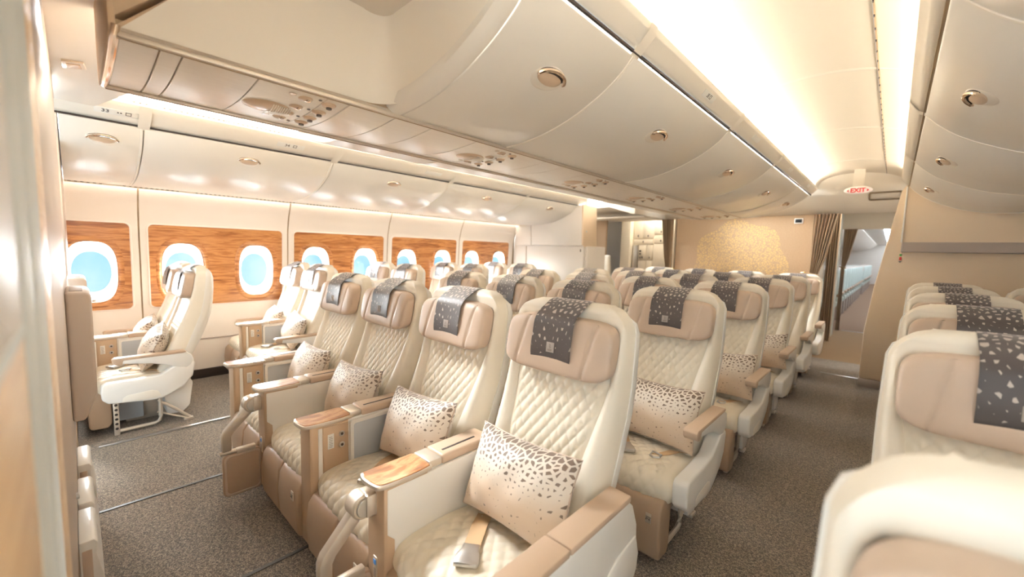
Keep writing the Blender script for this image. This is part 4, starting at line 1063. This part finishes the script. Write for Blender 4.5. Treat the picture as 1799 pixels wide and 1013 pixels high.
# outer end panel of the front row
OUT = {}
OUT['panel'] = MB().prism([(-.84, .30), (-.84, .602), (-.13, .602), (-.105, .58), (-.07, .50), (-.06, .36), (-.16, .22), (-.30, .16), (-.70, .16)], -.040, .038, 'x', .008, 2).mesh('end_panel', 'white')
OUT['cap'] = MB().prism([(-.045, -.85), (.040, -.85), (.040, -.455), (-.045, -.455)], .600, .622, 'z', .006, 2).mesh('arm_cap', 'cap')
OUT['cap2'] = MB().prism([(-.045, -.452), (.040, -.452), (.040, -.125), (-.040, -.120)], .600, .622, 'z', .006, 2).mesh('arm_cap', 'cap')
OUT['step'] = MB().prism([(-.70, .17), (-.66, .22), (-.34, .24), (-.27, .42), (-.20, .455), (-.085, .47), (-.062, .40), (-.07, .35), (-.16, .23), (-.30, .17)], .036, .044, 'x', .006, 2).mesh('raised_panel', 'white')
OFFY = .35

def make_seat(x, yref, label, group, left=None, right=None, monitor_l=False, monitor_r=False, adz=0.0, sdz=0.0, box=False, arm_in=0.0):
    """left / right: None, 'arm' (aisle armrest with shroud), 'window' (armrest only), 'plain' / 'button' console, 'panel' (front row end panel)"""
    r = empty('airline_seat', (x, yref-OFFY, 0)); tag(r, label, 'seat', group)
    def A(n, nm=None, par=None, dx=0, lab=None):
        o = ob(nm or n, PART[n], par if par is not None else r, loc=(dx, OFFY, 0) if par is None else (0, 0, 0))
        return o
    b = A('backrest'); A('quilted_panel', par=b); A('back_shell', par=b)
    h = A('headrest'); c = A('headrest_cover', par=h)
    p_ = A('cover_patch', 'woven_patch', par=h)
    p_.location = (.0, -.1222, 1.032); p_.rotation_euler = (math.radians(-6), 0, 0)
    e_ = A('patch_emblem', 'emblem', par=h); e_.location = (.0, -.1227, 1.032); e_.rotation_euler = (math.radians(-6), 0, 0)
    A('seat_cushion'); A('leg_rest'); bs = A('seat_base'); A('floor_leg', par=bs); A('rear_skirt', par=bs)
    sb = A('seat_belt'); A('buckle', par=sb); sb.rotation_euler = (0, 0, .60); sb.location = (-.285, OFFY-.08, .006); s2 = A('belt_strap'); A('belt_tongue', par=s2)
    tg = A('seat_tag', par=PARENTLEG(r)); tg.location = (.20, -.659, .245)
    td = A('tag_digit', 'tag_number', par=PARENTLEG(r)); td.location = (.20, -.6635, .245); td.rotation_euler = (PI/2, -PI/2, 0)
    for side, kind, mon in ((-1, left, monitor_l), (1, right, monitor_r)):
        dx = side*(S/2-(arm_in if kind == 'arm' else 0))
        if kind in ('arm', 'window'):
            a = A('armrest', dx=dx); A('arm_cap', par=a); a.location.z = adz
        if kind == 'arm':
            s_ = A('side_shroud', dx=dx-side*.006); A('shroud_recess', par=s_); s_.location.z = sdz
            l_ = A('leg_frame', dx=dx-side*(.03 if adz < 0 else .10)); A('leg_holes', par=l_)
        if kind in ('plain', 'button'): console(r, dx, kind, mon)
        if kind == 'panel':
            e1 = ob('end_panel', OUT['panel'], r, loc=(dx, OFFY, 0)); ob('arm_cap', OUT['cap'], e1); ob('arm_cap', OUT['cap2'], e1)
            q_ = ob('raised_panel', OUT['step'], e1)
    if box: A('equipment_box', dx=box)
    return r
def PARENTLEG(r):
    return [c for c in r.children if c.name.split('.')[0] == 'leg_rest'][0]

ROWN = ['front', 'second', 'third', 'fourth', 'fifth', 'rearmost']
COLN = ['leftmost in its row', 'second from the left', 'third from the left', 'rightmost beside the aisle']
for n in range(6):
    y = 1.2821+1.016*n
    for k in range(4):
        L, R = None, None
        if k == 0: L = 'button' if n == 0 else 'arm'
        if k == 3: R = 'panel' if n == 0 else 'arm'
        if k == 1: L = 'plain'
        if k == 2: L = 'button'
        if k == 3: L = 'plain'
        make_seat((k-1.5)*S, y, 'cream quilted seat, %s row of the centre block, %s' % (ROWN[n], COLN[k]), 'seats of the centre block', L, R,
                  monitor_l=(k in (1, 3) and n == 0), adz=.025, sdz=.03)
for n in range(6):
    if n == 5: continue
    y = .6687+1.016*n
    for k, x in enumerate((-3.005, -2.3985)):
        make_seat(x, y, 'cream quilted seat by the left wall, %s row, %s' % (ROWN[n] if n < 4 else 'rearmost', 'window side' if k == 0 else 'aisle side'), 'seats along the left wall',
                  'window' if k == 0 else 'button', 'arm' if k == 1 else None, box=-.02 if (k == 1 and n == 0) else False, adz=-.045)
RX = [2.020, 2.06, 2.10, 2.13, 2.155, 2.17]
RY = [.532, 1.60, 2.60, 3.59, 4.58, 5.38]
for n in range(6):
    for k in range(2):
        make_seat(RX[n]+k*S, RY[n], 'cream quilted seat on the right of the aisle, %s row, %s' % (['nearest', 'second', 'third', 'fourth', 'fifth', 'rearmost'][n], 'aisle side' if k == 0 else 'window side'), 'seats of the right block',
                  'arm' if k == 0 else 'button', None if k == 0 else 'window', adz=-.03, arm_in=.055)

# ---- pillows
def pillow_mesh(w=.465, h=.30, t=.075, nu=40, nv=28):
    m = MB()
    for sg in (-1, 1):
        def f(u, v):
            a, b = 2*u-1, 2*v-1
            e = max(0, (1-abs(a)**2.6))**.55*max(0, (1-abs(b)**2.6))**.55
            x = a*w/2*(1-.07*(1-abs(b)**2)*1.0); z = b*h/2*(1-.09*(1-abs(a)**2))
            wr = .004*math.sin(9*a+2*b)*math.sin(7*b+1)*e
            return (x, sg*(t*e+.002)+wr, z)
        n = len(m.v); g = MB().grid(f, nu, nv); m.add(g.v, g.f if sg > 0 else [q[::-1] for q in g.f])
        for k in g.uv: m.uv[k+n] = g.uv[k]
    return m.mesh('pillow', 'pillow', ang=180)
PM = pillow_mesh()
PM_seam = MB()
pp = []
for k in range(60):
    t = k/60*4; s_ = int(t); f_ = t-s_
    a, b = [(-1+2*f_, -1), (1, -1+2*f_), (1-2*f_, 1), (-1, 1-2*f_)][s_]
    pp.append((a*.2325*(1-.07*(1-b*b)), 0, b*.15*(1-.09*(1-a*a))))
PM_seam = PM_seam.tube(pp+[pp[0]], .003, 6).mesh('piping', 'tan')
def pillow(x, y, z, tilt, roll, yaw, label):
    o = ob('pillow', PM, None, loc=(x, y, z)); o.rotation_euler = (tilt, roll, yaw); tag(o, label, 'pillow', 'patterned lumbar pillows')
    ob('piping', PM_seam, o)
    return o
CN = ['leftmost seat', 'second seat from the left', 'third seat from the left', 'rightmost seat']
for k in range(4):
    pillow((k-1.5)*S+.005, 1.2821-.285, .585, math.radians(-22), math.radians((-2, -4, -5, -3)[k]), math.radians((-2, 1, -1, -3)[k]), 'shard print pillow on the %s of the front centre row' % CN[k])
for n in (1, 2, 3):
    pillow(1.5*S+.02+.015*n, 1.2821+1.016*n-.28, .575, math.radians(-22), math.radians(2-3*n), math.radians(-4), 'beige shard print pillow on the right aisle seat of the %s centre row' % ROWN[n])
for n in (0, 1):
    for k, x in enumerate((-3.005, -2.3985)):
        pillow(x+.03, .6687+1.016*n-.28, .57, math.radians(-24), math.radians(1+3*k), math.radians(-8), 'beige shard print pillow on the %s seat of the %s left row' % (('window', 'aisle')[k], ROWN[n]))
